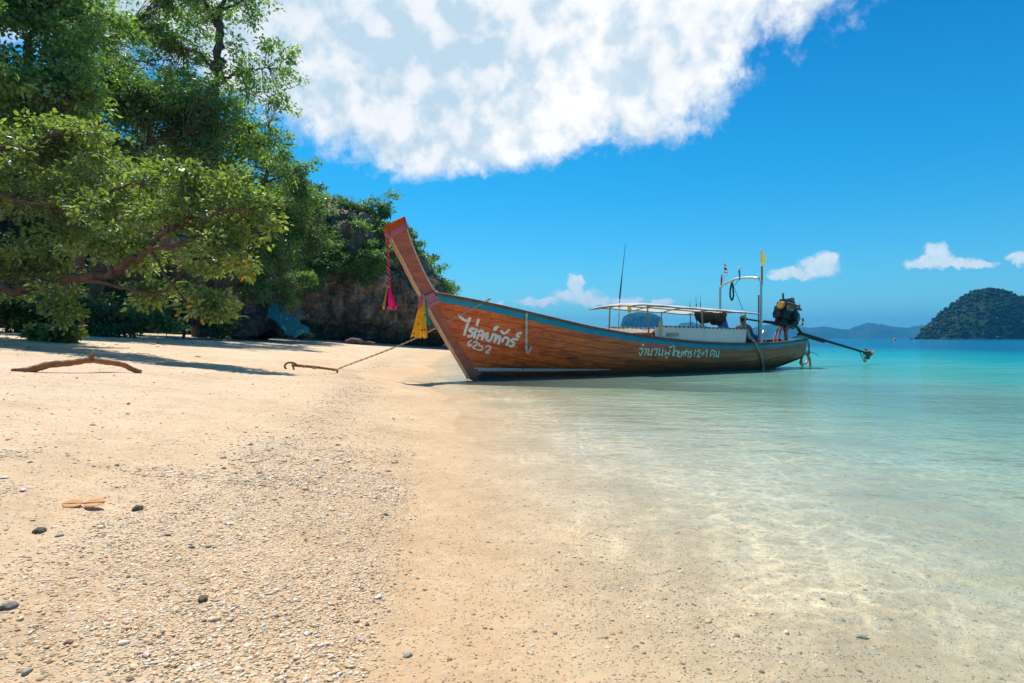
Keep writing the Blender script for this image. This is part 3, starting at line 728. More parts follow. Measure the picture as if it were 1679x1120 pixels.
def foliage(clumps, nsub, nleaf, rsub, Ls, rg, flat=.55, shell=.62, droop=.25, tmean=.42, tvar=.2, autumn=None):
    """clumps [(centre, (rx, ry, rz))] -> tufts and leaf arrays"""
    brk = []
    for c_, r_ in clumps:
        c_, r_ = np.array(c_), np.array(r_)
        for q_ in range(5): brk.append((c_ + rg.normal(0, .50, 3) * r_, r_ * rg.uniform(.38, .72) * np.array([1, 1, rg.uniform(.7, 1.1)])))
    clumps = brk
    vol = np.array([max(c[1]) ** 2 for c in clumps]); vol = vol / vol.sum()
    T = []; TC = []
    for (c, r), w_ in zip(clumps, vol):
        kb = max(2, int(nsub * w_ / 4)); k = kb * 4          # sprays: four tufts along each outward branchlet
        d = rg.normal(0, 1, (kb, 3)) + np.array([0, 0, .25]); d /= np.linalg.norm(d, axis=1, keepdims=True)
        ln_ = rg.uniform(.75, 1.75, kb); tpos = np.array([.35, .6, .82, 1.0])
        q_ = d[:, None, :] * (ln_[:, None] * tpos[None])[..., None] + rg.normal(0, .10, (kb, 4, 3)); q_[..., 2] -= .12 * (tpos[None] * ln_[:, None]) ** 2
        T.append((np.array(c)[None, None] + q_ * np.array(r)[None, None]).reshape(-1, 3)); TC += [np.array(c)] * k
    T = np.concatenate(T); TC = np.array(TC); nt_ = len(T)
    rs = rsub * rg.uniform(.6, 1.35, nt_); nl = np.maximum(4, (nleaf * rg.uniform(.5, 1.4, nt_)).astype(int))
    idx = np.repeat(np.arange(nt_), nl); n = len(idx)
    off = rg.normal(0, 1, (n, 3)); off /= np.linalg.norm(off, axis=1, keepdims=True); off *= (rg.random(n) ** .5)[:, None]
    off[:, 2] *= flat
    C = T[idx] + off * rs[idx][:, None]
    Dr = off + rg.normal(0, .45, (n, 3)) + np.array([0, 0, -droop]); out_ = T[idx] - TC[idx]
    Dr += .35 * out_ / (np.linalg.norm(out_, axis=1, keepdims=True) + 1e-6)
    Nn = np.array([0, 0, 1.0]) + rg.normal(0, .72, (n, 3))
    L = Ls * rg.uniform(.5, 1.35, n); W = L * rg.uniform(.40, .62, n)
    tt_ = rg.normal(tmean, tvar, nt_)[idx] * .6 + rg.normal(tmean, tvar, n) * .4
    tt_ = np.clip(tt_, 0, .88)
    if autumn is not None:
        for (ac, ar, pr) in autumn:
            hit = (np.linalg.norm(C - np.array(ac), axis=1) < ar) & (rg.random(n) < pr); tt_[hit] = rg.uniform(.91, 1, hit.sum())
    return T, C, Dr, Nn, L, W, tt_

def twigs(T, skel, rg, r0=.02, share=1.0, sag=.15):
    """a thin curved twig from the nearest limb point to each tuft"""
    S = np.array(skel); mb = MB()
    for p in T:
        if rg.random() > share: continue
        w_ = S.copy(); w_[:, 2] = S[:, 2] + .35 * np.abs(p[2] - S[:, 2])
        a = S[np.argmin(np.linalg.norm(S - p, axis=1))]
        d = p - a; ln_ = np.linalg.norm(d)
        if ln_ < .05: continue
        m1 = a + d * .5 + rg.normal(0, .09, 3) * ln_ + np.array([0, 0, sag * ln_ * rg.uniform(-.4, 1)])
        q = catmull([a, m1, p], 3)
        mb.tube(q, [r0 * (1.25 - .9 * i / (len(q) - 1)) for i in range(len(q))], 4, False)
    return mb

def tree(name, label, limbs, clumps, nsub, nleaf, rsub, Ls, leaf, bark='bark', seed=1, group='trees along the beach', cat='tree', fine=True, tw=.02, twshare=1.0, parts=('trunk', 'crown', 'branch'), **kw):
    """limbs: list of (points, r_start, r_end); the first is the trunk"""
    rg = np.random.default_rng(seed); base = Vector(limbs[0][0][0])
    root = empty(name, base); tag(root, label, cat, group)
    skel = []
    for i, (pts, r0, r1) in enumerate(limbs):
        q = catmull(pts, 7); k = len(q)
        jit = [Vector(rg.normal(0, 1, 3)) * (r0 * .35 if 0 < j < k - 1 else 0) for j in range(k)]
        q = [a + b for a, b in zip(q, jit)]
        rr = [r0 + (r1 - r0) * (j / (k - 1)) ** .8 for j in range(k)]
        if i == 0: rr[0] *= 1.35
        MB().tube([a - base for a in q], rr, 9).build(parts[0] if i == 0 else parts[2], bark, root)
        skel += [np.array(a) for a in q[(2 if i else k // 3):]]
    T, C, Dr, Nn, L, W, tt_ = foliage(clumps, nsub, nleaf, rsub, Ls, rg, **kw)
    b = np.array(base)
    link(parts[1], leaves_mesh(parts[1], C - b, Dr, Nn, L, W, tt_, fine), leaf, root, smooth=False)
    tb = twigs(T - b, [s - b for s in skel], rg, tw * .7, twshare * .42)
    if tb.v: tag(tb.build('twigs', bark, root), kind='stuff')
    return root

def cl(px, py, Y, rx, ry, rd=None):
    c = gp(px, py, Y); a = rx * Y / F; b = ry * Y / F
    return (tuple(c), (a, rd if rd else (a + b) * .45, b))
def base_at(px, Y):
    X = (px - 839.5) / F * Y; return Vector((X, Y, gz(X, Y) - .1))

# overhanging tree in front: long low limb reaching out over the sand
b0 = base_at(-180, 12.2)
limb_pts = [gp(-120, 480, 12.2), gp(0, 474, 11.9), gp(60, 468, 11.8), gp(118, 455, 11.6), gp(170, 452, 11.4), gp(208, 432, 11.2), gp(245, 412, 11.0), gp(268, 383, 11.0), gp(310, 358, 11.0)]
A_ = gp(405, 440, 10.7)
tree('beach_almond_tree', 'bright green tree with a long low limb reaching over the sand',
     [([b0, gp(-170, 480, 12.2), gp(-140, 380, 12.4), gp(-60, 300, 12.8), gp(40, 240, 13)], .24, .07),
      (limb_pts, .12, .035),
      ([gp(245, 412, 11.0), gp(290, 402, 10.9), gp(320, 385, 10.9), gp(345, 355, 10.9), gp(400, 342, 10.9)], .04, .02),
      ([gp(250, 415, 11.0), gp(272, 452, 10.8), gp(300, 490, 10.6), gp(328, 530, 10.5)], .035, .012),
      ([gp(120, 455, 11.6), gp(200, 470, 11.3), gp(265, 480, 11.0), gp(300, 440, 11), gp(330, 375, 11)], .05, .018),
      ([gp(-60, 300, 12.8), gp(40, 330, 12.5), gp(130, 330, 12.2), gp(230, 300, 11.8)], .06, .02),
      ([gp(40, 240, 13), gp(110, 215, 13), gp(170, 200, 13)], .05, .02)],
     [cl(20, 330, 13.6, 95, 60), cl(60, 235, 13.8, 95, 50), cl(135, 285, 13.0, 80, 55), cl(150, 225, 13.4, 55, 35), cl(30, 415, 13.4, 85, 40), cl(130, 385, 13.0, 80, 45), cl(225, 340, 12.2, 75, 45),
      cl(290, 305, 11.6, 60, 32), cl(345, 300, 11.4, 50, 26), cl(365, 350, 11.2, 58, 38), cl(415, 345, 11.2, 32, 32), cl(310, 365, 11.7, 60, 30), cl(215, 420, 12.4, 60, 26), cl(335, 430, 11.6, 55, 30), cl(385, 425, 10.8, 45, 26),
      cl(320, 488, 11.0, 52, 26), cl(245, 478, 11.6, 30, 18), cl(355, 500, 10.5, 22, 18), cl(95, 490, 11.8, 22, 26), cl(60, 440, 13.2, 60, 18)],
     1900, 18, .28, .118, 'leaf_near', 'bark_red', 3, tmean=.50, tvar=.22, tw=.009, twshare=.6, droop=.2,
     autumn=[(gp(430, 438, 10.8), .40, .30), (gp(365, 445, 10.7), .35, .15), (gp(310, 500, 10.5), .45, .08)])
# tall trees behind it
tree('broadleaf_tree', 'dense glossy dark tree filling the top corner behind the low limb',
     [([base_at(-60, 17), gp(-50, 400, 17), gp(-10, 250, 17), gp(40, 120, 17), gp(60, 20, 17)], .30, .08),
      ([gp(-10, 250, 17), gp(60, 220, 16.8), gp(120, 170, 16.5)], .1, .03), ([gp(20, 160, 17), gp(-30, 80, 16.5), gp(-60, 20, 16)], .1, .03)],
     [cl(30, 30, 17, 100, 60), cl(100, 25, 17.5, 60, 50), cl(60, 120, 16.5, 95, 60), cl(20, 190, 16, 80, 50), cl(110, 170, 17, 55, 45), cl(-30, 90, 16, 70, 80), cl(30, -60, 17, 120, 60)],
     1350, 26, .38, .15, 'leaf_tall', 'bark', 5, tmean=.5)
tree('broadleaf_tree', 'dark rounded tree with a pale forked branch showing below its crown',
     [([base_at(150, 22), gp(165, 420, 22), gp(205, 285, 22), gp(225, 250, 22), gp(245, 225, 22)], .26, .08),
      ([gp(225, 250, 22), gp(265, 228, 22), gp(300, 225, 22.3)], .09, .03), ([gp(205, 285, 22), gp(170, 265, 21.5), gp(150, 230, 21)], .09, .03),
      ([gp(245, 225, 22), gp(235, 180, 22), gp(190, 130, 22)], .08, .03)],
     [cl(150, 165, 21.5, 75, 50), cl(230, 185, 22.5, 85, 45), cl(120, 225, 20.5, 70, 35), cl(200, 130, 23, 80, 45), cl(300, 210, 23, 65, 40), cl(180, 235, 21, 50, 30), cl(330, 185, 23.5, 50, 45)],
     1500, 26, .42, .16, 'leaf_dark', 'bark', 6, tmean=.5)
tree('tall_tree', 'tallest tree with a leaning forked trunk and lacy crown against the cloud',
     [([base_at(330, 28), gp(335, 380, 28), gp(340, 240, 28), gp(350, 150, 27.5), gp(358, 100, 27.2), gp(362, 55, 27)], .32, .17),
      ([gp(362, 55, 27), gp(360, 20, 27), gp(372, -20, 27)], .16, .08), ([gp(362, 55, 27), gp(345, 20, 27), gp(328, -10, 27)], .14, .07),
      ([gp(350, 150, 27.5), gp(372, 130, 27), gp(405, 115, 27), gp(440, 112, 27)], .1, .03), ([gp(355, 125, 27), gp(330, 90, 27), gp(300, 80, 27)], .08, .03),
      ([gp(340, 240, 28), gp(390, 215, 28), gp(440, 205, 28)], .1, .03), ([gp(360, 20, 27), gp(400, 0, 27), gp(430, -15, 27)], .08, .03)],
     [cl(340, 15, 27, 70, 35), cl(410, 30, 27, 38, 42), cl(290, 55, 27.5, 55, 50), cl(440, 95, 26.8, 45, 40), cl(390, 110, 27, 45, 38), cl(455, 155, 27, 32, 40), cl(420, 190, 27.5, 55, 40), cl(300, 120, 28, 60, 35), cl(350, 160, 29, 60, 45), cl(450, 235, 27.5, 40, 38), cl(380, -40, 27, 90, 50)],
     1000, 19, .38, .165, 'leaf_tall', 'bark', 8, tmean=.62, shell=.5)
tree('tall_tree', 'pale-leaved tall tree with a bent bare limb, sky showing through its crown',
     [([base_at(120, 26), gp(130, 380, 26), gp(150, 230, 26), gp(165, 130, 26), gp(172, 75, 26), gp(190, 58, 26)], .30, .12),
      ([gp(172, 75, 26), gp(178, 62, 26), gp(215, 52, 26)], .1, .04), ([gp(165, 95, 26), gp(205, 95, 26), gp(240, 102, 26)], .08, .03), ([gp(172, 75, 26), gp(160, 30, 26), gp(150, -10, 26)], .1, .04)],
     [cl(190, 20, 26, 70, 40), cl(240, 40, 26.5, 45, 35), cl(160, 90, 25.5, 50, 40), cl(250, 95, 27, 50, 35), cl(140, 20, 26, 50, 50), cl(270, 0, 26.5, 50, 30)],
     560, 17, .38, .16, 'leaf_tall', 'bark', 9, tmean=.65, shell=.45)
tree('broadleaf_tree', 'bushy tree between the tall trunk and the cliff, drooping towards the prow',
     [([base_at(400, 31), gp(405, 430, 31), gp(420, 330, 31), gp(440, 270, 31)], .25, .08),
      ([gp(420, 330, 31), gp(370, 280, 30.5), gp(330, 260, 30)], .1, .03), ([gp(430, 300, 31), gp(460, 290, 31), gp(480, 285, 31)], .08, .02)],
     [cl(340, 245, 30, 75, 40), cl(430, 260, 31, 60, 38), cl(465, 285, 31, 34, 32), cl(390, 300, 31, 60, 35), cl(440, 320, 31.5, 50, 25), cl(280, 265, 29, 55, 35), cl(400, 230, 31, 45, 30)],
     1000, 22, .42, .18, 'leaf_tall', 'bark', 12, tmean=.55)
tree('broadleaf_tree', 'yellow-green bushy tree on the slope beside the cliff',
     [([base_at(415, 31), gp(430, 470, 31), gp(450, 400, 32), gp(470, 350, 33)], .18, .05), ([gp(450, 400, 32), gp(410, 380, 31), gp(390, 360, 31)], .07, .02), ([gp(450, 400, 32), gp(490, 385, 33), gp(520, 375, 33)], .07, .02)],
     [cl(420, 380, 30.5, 50, 35), cl(470, 360, 33, 50, 32), cl(510, 355, 34.5, 32, 26), cl(445, 420, 30, 45, 32), cl(500, 400, 34.2, 38, 26), cl(395, 420, 30, 35, 30)],
     800, 22, .42, .165, 'leaf_shrub', 'bark', 14, tmean=.5)
tree('broadleaf_tree', 'low tree trailing branches over the pale rock at the beach edge',
     [([base_at(395, 27.5), gp(400, 480, 28), gp(425, 450, 27.8), gp(450, 455, 27.5), gp(490, 465, 27)], .10, .02), ([gp(400, 480, 28), gp(430, 470, 27.8), gp(445, 500, 27.4), gp(452, 530, 27.4)], .05, .015)],
     [cl(420, 455, 28, 40, 28), cl(445, 480, 28, 28, 26), cl(390, 440, 28, 36, 28), cl(495, 460, 27, 12, 9), cl(470, 500, 28.5, 22, 20)],
     260, 30, .38, .13, 'leaf_shrub', 'bark', 15, tmean=.5)

# shrubs rooted on the cliff
def shrub(label, root_p, clumps, nsub, nleaf, rsub, Ls, seed, leaf='leaf_shrub', tmean=.5, name='cliff_shrub', group='shrubs on the cliff', **kw):
    c0 = Vector(clumps[0][0])
    return tree(name, label, [([Vector(root_p), Vector(root_p).lerp(c0, .5) + Vector((.1, 0, .15)), c0], .07, .025)], clumps, nsub, nleaf, rsub, Ls, leaf, 'bark', seed, group, 'shrub', tmean=tmean, tw=.014, parts=('stem', 'foliage', 'branch'), **kw)
shrub('round-headed small tree on the cliff top beside the blue mountain', gp(535, 372, 41), [cl(527, 325, 41, 24, 24), cl(548, 345, 41, 22, 18), cl(505, 345, 41, 22, 18)], 170, 30, .5, .19, 21, tmean=.4)
shrub('airy small tree with visible stems at the cliff-top edge, left of the prow tip', gp(600, 378, 41.5), [cl(612, 340, 41.5, 26, 20), cl(590, 350, 41.5, 20, 15), cl(630, 350, 41.5, 12, 16), cl(575, 345, 41.5, 8, 12)], 150, 24, .45, .18, 22, tmean=.45, shell=.4)
shrub('bright bushes spilling over the cliff-top rim', gp(560, 392, 39.5), [cl(555, 375, 39.5, 38, 16), cl(510, 385, 38.5, 34, 20), cl(600, 378, 40, 30, 10)], 240, 30, .45, .17, 23, tmean=.6)
shrub('wide leafy bush hanging on the middle of the cliff face', gp(575, 425, 38), [cl(560, 415, 38, 34, 18), cl(598, 420, 38.5, 28, 18), cl(585, 440, 38, 26, 12), cl(530, 405, 37.5, 26, 18)], 300, 30, .42, .17, 24, tmean=.5)
shrub('low bush on the cliff just left of the hanging garland', gp(630, 415, 39.6), [cl(625, 408, 39.6, 16, 9), cl(605, 400, 39.5, 22, 8)], 110, 26, .38, .16, 25, tmean=.62)
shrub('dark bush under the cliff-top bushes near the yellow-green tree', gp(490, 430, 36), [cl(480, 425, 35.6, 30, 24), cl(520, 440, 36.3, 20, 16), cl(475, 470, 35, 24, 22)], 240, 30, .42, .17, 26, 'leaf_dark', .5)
shrub('small upright shrub just right of the prow neck', gp(672, 412, 43), [cl(672, 385, 43, 9, 14), cl(682, 405, 43, 8, 10)], 60, 24, .35, .16, 27, tmean=.42)
shrub('leafy bush behind the prow joint, sloping down to the sea', gp(690, 480, 44), [cl(696, 440, 44, 20, 20), cl(708, 462, 44.5, 20, 16), cl(690, 470, 44, 22, 18), cl(724, 470, 45, 12, 8)], 200, 28, .45, .17, 28, tmean=.5)
shrub('sparse twiggy shrub over the water behind the gunwale', gp(715, 492, 46), [cl(738, 476, 46, 12, 7), cl(722, 484, 46, 14, 8)], 46, 16, .35, .14, 29, tmean=.5, shell=.3)
shrub('small green tuft at the foot of the cliff near the tarp', gp(437, 545, 30.5), [cl(440, 515, 30.5, 9, 8), cl(450, 522, 30.5, 8, 6)], 34, 22, .22, .15, 30, 'leaf_near', .62)
shrub('spiky green plant on the sand under the low limb', base_at(105, 14.5), [cl(108, 545, 14.5, 20, 9), cl(80, 545, 14.8, 16, 7)], 26, 26, .22, .16, 31, 'leaf_near', .4, name='beach_shrub', group=None)
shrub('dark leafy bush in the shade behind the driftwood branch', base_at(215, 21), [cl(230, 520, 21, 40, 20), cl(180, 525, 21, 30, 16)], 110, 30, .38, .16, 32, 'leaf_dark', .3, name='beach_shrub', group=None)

shrub('pale bush on the upper cliff under the round-headed small tree', gp(520, 400, 38.5), [cl(515, 365, 39, 30, 16), cl(540, 392, 38.5, 26, 14), cl(490, 345, 38, 26, 20)], 230, 28, .45, .19, 33, tmean=.58)
shrub('bush trailing down the cliff below the wide leafy bush', gp(545, 450, 37), [cl(535, 445, 37, 22, 14), cl(510, 460, 36, 18, 16), cl(555, 430, 37.3, 20, 10)], 150, 28, .40, .18, 34, tmean=.45)
shrub('feathery bush hanging over the rock left of the garland', gp(620, 440, 39), [cl(615, 430, 38.6, 24, 16), cl(640, 420, 39.2, 14, 14), cl(600, 455, 38.4, 16, 10)], 170, 26, .40, .17, 39, tmean=.5)
shrub('bush on the cliff rim just behind the prow tip', gp(645, 392, 41), [cl(640, 372, 41, 18, 8), cl(655, 392, 41.5, 12, 9)], 90, 24, .40, .17, 41, tmean=.5)
shrub('dark green bush filling the gap between the tall trunk and the slope', gp(440, 450, 33), [cl(430, 350, 33, 40, 30), cl(460, 390, 33.5, 30, 30), cl(400, 390, 32, 34, 30)], 320, 28, .5, .20, 35, 'leaf_dark', .5)
shrub('shaded bush at the foot of the tall trunk', base_at(300, 24.5), [cl(300, 505, 24.5, 44, 26), cl(345, 520, 24.8, 30, 18)], 150, 30, .42, .18, 36, 'leaf_dark', .25, name='beach_shrub', group=None)  # these three bushes: deep shade under the trees put into dark leaf colour
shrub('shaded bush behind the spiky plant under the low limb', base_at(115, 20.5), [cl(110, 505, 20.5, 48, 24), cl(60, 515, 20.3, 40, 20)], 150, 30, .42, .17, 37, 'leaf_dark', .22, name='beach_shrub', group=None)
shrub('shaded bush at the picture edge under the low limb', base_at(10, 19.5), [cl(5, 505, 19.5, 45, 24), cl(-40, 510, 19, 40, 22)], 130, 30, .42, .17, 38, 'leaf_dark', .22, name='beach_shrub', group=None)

# undergrowth on the slope: one mass of leaves nobody could count
rg = np.random.default_rng(44)
sel = ps[(ps[:, 2] > .8) & (ps[:, 0] > -48) & (ps[:, 1] < 58)]
k = rg.choice(len(sel), 1500); cc = [(tuple(sel[i] + rg.normal(0, .5, 3) + np.array([0, -.4, .3])), (.9, .9, .7)) for i in k]
T, C, Dr, Nn, L, W, tt_ = foliage(cc, 6000, 14, .5, .24, rg, tmean=.35)
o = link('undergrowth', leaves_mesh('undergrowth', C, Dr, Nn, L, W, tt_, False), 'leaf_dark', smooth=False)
tag(o, 'dense dark undergrowth covering the slope behind the trees', kind='stuff')

# boulders, tarp, litter at the top of the beach
def boulder(name, label, px, py, Y, r, seed, matn='boulder', group=None, sub=4, amp=.35):
    c = gp(px, py, Y); bm = bmesh.new(); bmesh.ops.create_icosphere(bm, subdivisions=sub, radius=1)
    V = np.array([v.co[:] for v in bm.verts]); bm.verts.index_update(); Fc = np.array([[v.index for v in f.verts] for f in bm.faces]); bm.free()
    n = fbm(V * 1.1 + seed * 7.1, 5, .55, seed) * amp * 1.2 + fbm(V * 2.2 + seed, 4, .6, seed, True) * amp * .45
    V = V * (1 + n)[:, None] * np.array(r); zg = gz(c.x, c.y); c.z = max(zg - r[2] * .25, c.z)
    o = link(name, np_mesh(name, V, Fc), matn); o.location = c
    return tag(o, label, 'rock', group)
GR = 'boulders at the foot of the cliff'
boulder('rock_outcrop', 'large pale reddish rock face under the trailing branches', 412, 508, 29.5, (1.75, 1.3, 1.6), 3, 'rock', None, 5, .3)
for k, (lab, px, py, Y, r) in enumerate([
        ('black jagged boulder leaning beside the tarp', 437, 522, 28.6, (.62, .6, .75)),
        ('dark rounded boulder in front of the pale rock face', 400, 536, 27.6, (.85, .6, .55)),
        ('low dark boulder at the lower end of the tarp', 470, 540, 28.0, (.5, .45, .4)),
        ('dark boulder at the shaded left end of the rocks', 360, 538, 27.0, (.75, .6, .45)),
        ('upright dark boulder between the pale rock and the tarp', 455, 528, 28.9, (.4, .5, .7)),
        ('pale greenish coral lump on the sand before the boulders', 393, 547, 25.5, (.42, .3, .18)),
        ('flat brown rock half buried before the cliff notch', 582, 561, 34.0, (.55, .4, .22)),
        ('small brown rock next to the flat one before the cliff notch', 606, 564, 34.5, (.38, .3, .16)),
        ('flat dark rock at the lower tip of the tarp', 497, 549, 29.8, (.55, .4, .22))]):
    boulder('boulder', lab, px, py, Y, r, 50 + k, 'boulder', GR)
# teal net tarp leaning on the rocks
nu, nv = 40, 14; uu, wv = np.meshgrid(np.linspace(0, 1, nu), np.linspace(0, 1, nv), indexing='ij')
a0, a1, b0_, b1 = [np.array(gp(*q)) for q in ((448, 494, 27.9), (512, 547, 27.6), (438, 520, 27.2), (484, 552, 26.9))]
pt = (a0 * (1 - uu[..., None]) + a1 * uu[..., None]) * (1 - wv[..., None]) + (b0_ * (1 - uu[..., None]) + b1 * uu[..., None]) * wv[..., None]
pt = pt.reshape(-1, 3); pt += fbm(pt * 2.2, 4)[:, None] * np.array([.08, .30, .24]); pt += fbm(pt * 7, 3, .5, 4)[:, None] * np.array([.03, .08, .07]); pt[:, 1] -= .2
tp = link('tarp', np_mesh('tarp', pt, grid_faces(nu, nv)), 'tarp'); so = tp.modifiers.new('s', 'SOLIDIFY'); so.thickness = .03
tag(tp, 'faded teal netting tarp draped slantwise over the rocks by the cliff', 'tarp')

# litter along the top of the beach
rg = np.random.default_rng(71); n = 1500
X = -rg.uniform(4, 22, n); Y = rg.uniform(9, 27, n); d = shore_x(Y) - X
keep = rg.random(n) < sstep(d, 5, 13); X, Y = X[keep], Y[keep]; Z = ground_z(X, Y) + .006; n = len(X)
C = np.stack([X, Y, Z], 1); th = rg.uniform(0, 6.28, n); Dr = np.stack([np.cos(th), np.sin(th), rg.uniform(-.02, .15, n)], 1)
Nn = np.array([0, 0, 1.]) + rg.normal(0, .2, (n, 3)); L = rg.uniform(.04, .13, n)
M['litter'] = leafmat('litter', [(0, (.06, .035, .018)), (.5, (.16, .09, .04)), (1, (.30, .17, .07))], .1, .03, .6, 1.)
o = link('leaf_litter', leaves_mesh('leaf_litter', C, Dr, Nn, L, L * .5, rg.random(n), True), 'litter', smooth=False)
tag(o, 'scattered dry brown leaf litter on the upper beach', kind='stuff')

# ------------------------------------------------------------------ long-tail boat (built in its own frame: x aft, -y the side we see)
BO = Vector((-1.0, 12.92, 0.0)); BA = math.atan2(.455, .89)
BX = Vector((math.cos(BA), math.sin(BA), 0)); BYv = Vector((-math.sin(BA), math.cos(BA), 0))
def to_world(p): p = Vector(p); return BO + BX * p.x + BYv * p.y + Vector((0, 0, p.z))
def to_local(p): d = Vector(p) - BO; return Vector((d.dot(BX), d.dot(BYv), d.z))
def bp(px, py, lat=0.0):
    """boat-frame point on the lengthwise plane y = -lat, on the sight line of a photo pixel"""
    o = Vector((0, 0, H)); d = gp(px, py, 1.0) - o
    t = (-lat - to_local(o).y) / d.dot(BYv)
    return to_local(o + d * t)

boat = empty('longtail_boat', BO, BA)
tag(boat, 'varnished wooden long-tail boat with raised prow, moored bow-first at the beach', 'boat')

_bs = [-1.15, -.8, -.4, 0, .5, 1, 2, 3, 4, 6, 8, 9, 10, 10.6, 11.1]
_bb = [.055, .13, .24, .36, .48, .58, .73, .84, .91, .95, .86, .78, .66, .57, .46]
_sx = [690, 715, 760, 790, 830, 860, 900, 960, 1000, 1053, 1100, 1146, 1190, 1226, 1270, 1300, 1322, 1345]
_sy = [478, 483, 491, 497, 506, 513, 522, 537, 544, 553, 559, 563.5, 565.5, 566, 564, 561, 558, 555]
ss_ = np.linspace(-1.15, 11.1, 60); zz_ = []
for s in ss_:
    b = float(np.interp(s, _bs, _bb)); wpt = to_world((s, -b, 0)); pxx = 839.5 + wpt.x / wpt.y * F
    zz_.append(H + (555 - np.interp(pxx, _sx, _sy)) / F * wpt.y)
zz_ = np.array(zz_)
for _ in range(6): zz_[1:-1] = (zz_[:-2] + 2 * zz_[1:-1] + zz_[2:]) / 4
def beam(s): return np.interp(s, _bs, _bb)
def sheer(s): return np.interp(s, ss_, zz_)
def keel(s): return np.interp(s, [0, .25, .6, 1.2, 2.2, 7.5, 8.8, 9.6, 10.3, 11.1], [0., -.13, -.22, -.28, -.32, -.32, -.24, -.12, .02, .20])
def hull_pt(u, v, side=-1, off=0.0):
    """u 0 stem .. 1 stern, v 0 keel .. 1 sheer (arrays)"""
    u = np.asarray(u, float); v = np.asarray(v, float)
    s1 = -1.15 + u * 12.25; s0 = u * 11.1 - .02
    s = s0 + (s1 - s0) * v; zk = keel(s0); zs = sheer(s1)
    b = beam(s1) + off; p = 1.35 + 1.5 * sstep(u, .02, .35)
    y = b * (1 - (1 - v) ** p) * (.97 + .03 * v) + .035 * (1 - v) * (off == 0)
    z = zk + (zs - zk) * v ** (1 + .35 * sstep(u, .02, .4))
    return np.stack([s, side * y, z], -1)

# inner shell
nu, nv = 70, 16
hv = []
for side in (-1, 1):
    U, V = np.meshgrid(np.linspace(0, 1, nu), np.linspace(0, 1, nv), indexing='ij'); hv.append(hull_pt(U.ravel(), V.ravel(), side, -.03))
f0 = grid_faces(nu, nv)
hullo = link('hull', np_mesh('hull', np.concatenate(hv), np.concatenate([f0, f0[:, ::-1] + nu * nv])), 'bottom', boat)
so = hullo.modifiers.new('s', 'SOLIDIFY'); so.thickness = .012; so.offset = 0
# planks, each a strip of its own with a recessed seam
VS = [.0, .16, .29, .41, .52, .63, .74, .85, .985]
bvh_v, bvh_f = [], []
rp = random.Random(5)
for side in (-1, 1):
    for j in range(len(VS) - 1):
        gap = .0032; lift = rp.uniform(-.002, .002)
        U, V = np.meshgrid(np.linspace(0, 1, 80), np.array([VS[j] + gap * .4, VS[j] + gap, VS[j + 1] - gap, VS[j + 1] - gap * .4]), indexing='ij')
        P_ = hull_pt(U.ravel(), V.ravel(), side, 0).reshape(80, 4, 3)
        bev = np.array([-.010, lift, lift, -.010])
        P_[:, :, 1] += side * bev[None]
        f = grid_faces(80, 4); f = f if side < 0 else f[:, ::-1]
        if side < 0:
            q = P_.reshape(-1, 3); bvh_f += [tuple(int(i) + len(bvh_v) for i in ff) for ff in f]; bvh_v += [tuple(to_world(p)) for p in q]
        pl = link('plank', np_mesh('plank', P_.reshape(-1, 3), f), 'bottom' if j == 0 else 'hull', hullo, smooth=True)
        pb = bmesh.new(); pb.from_mesh(pl.data)
        for e_ in pb.edges:
            if len(e_.link_faces) == 2 and e_.calc_face_angle(0) > R(12): e_.smooth = False
        pb.to_mesh(pl.data); pb.free()
        pl['random'] = rp.random()
BVH = BVHTree.FromPolygons([Vector(v) for v in bvh_v], bvh_f)
def on_hull(px, py, lift=.004):
    o = Vector((0, 0, H)); d = (gp(px, py, 1.0) - o).normalized(); h = BVH.ray_cast(o, d)
    if h[0] is None: return None, None
    n = h[1] if h[1].dot(d) < 0 else -h[1]
    return to_local(h[0] + n * lift), (to_local(h[0] + n) - to_local(h[0]))

# bands that follow the sheer: blue band, rubbing rail, cap
def band(name, matn, v0, v1, off, thick, u0=0., u1=1., n=90, side=-1, dz=0.):
    U = np.linspace(u0, u1, n)
    a = hull_pt(U, np.full(n, v0), side); b = hull_pt(U, np.full(n, v1), side)
    mb = MB(); vs = []
    for i in range(n):
        for p, o_ in ((a[i], off), (b[i], off), (b[i], off + thick), (a[i], off + thick)):
            vs.append((p[0], p[1] + side * o_, p[2] + dz))
    fs = [(i * 4 + k, i * 4 + (k + 1) % 4, (i + 1) * 4 + (k + 1) % 4, (i + 1) * 4 + k) for i in range(n - 1) for k in range(4)] + [(3, 2, 1, 0), tuple((n - 1) * 4 + k for k in range(4))]
    return mb.add(vs, fs).build(name, matn, boat)
for side in (-1, 1):
    band('blue_band', 'blue', .922, .988, -.012, .028, .028, 1, side=side)
    U = np.linspace(.025, 1, 70); a = hull_pt(U, np.full(70, 1.0), side)
    MB().tube([(p[0], p[1], p[2] + .018) for p in a], .042, 8).build('gunwale', 'rail', boat)
wl = [(x, np.interp(x, [764, 850, 1000], [602.5, 604.0, 605.5]), np.interp(x, [764, 900, 1000], [608.5, 608.6, 606.6])) for x in np.linspace(774, 1000, 50)]
vs = []
for (x, y0, y1) in wl:
    for yy, lf in ((y0, .007), (y1, .007), (y1, -.004), (y0, -.004)): vs.append(on_hull(x, yy, lf)[0])
MB().add(vs, [(i * 4 + k, i * 4 + (k + 1) % 4, i * 4 + 4 + (k + 1) % 4, i * 4 + 4 + k) for i in range(49) for k in range(4)] + [(3, 2, 1, 0), (196, 197, 198, 199)]).build('white_line', 'white_line', boat)
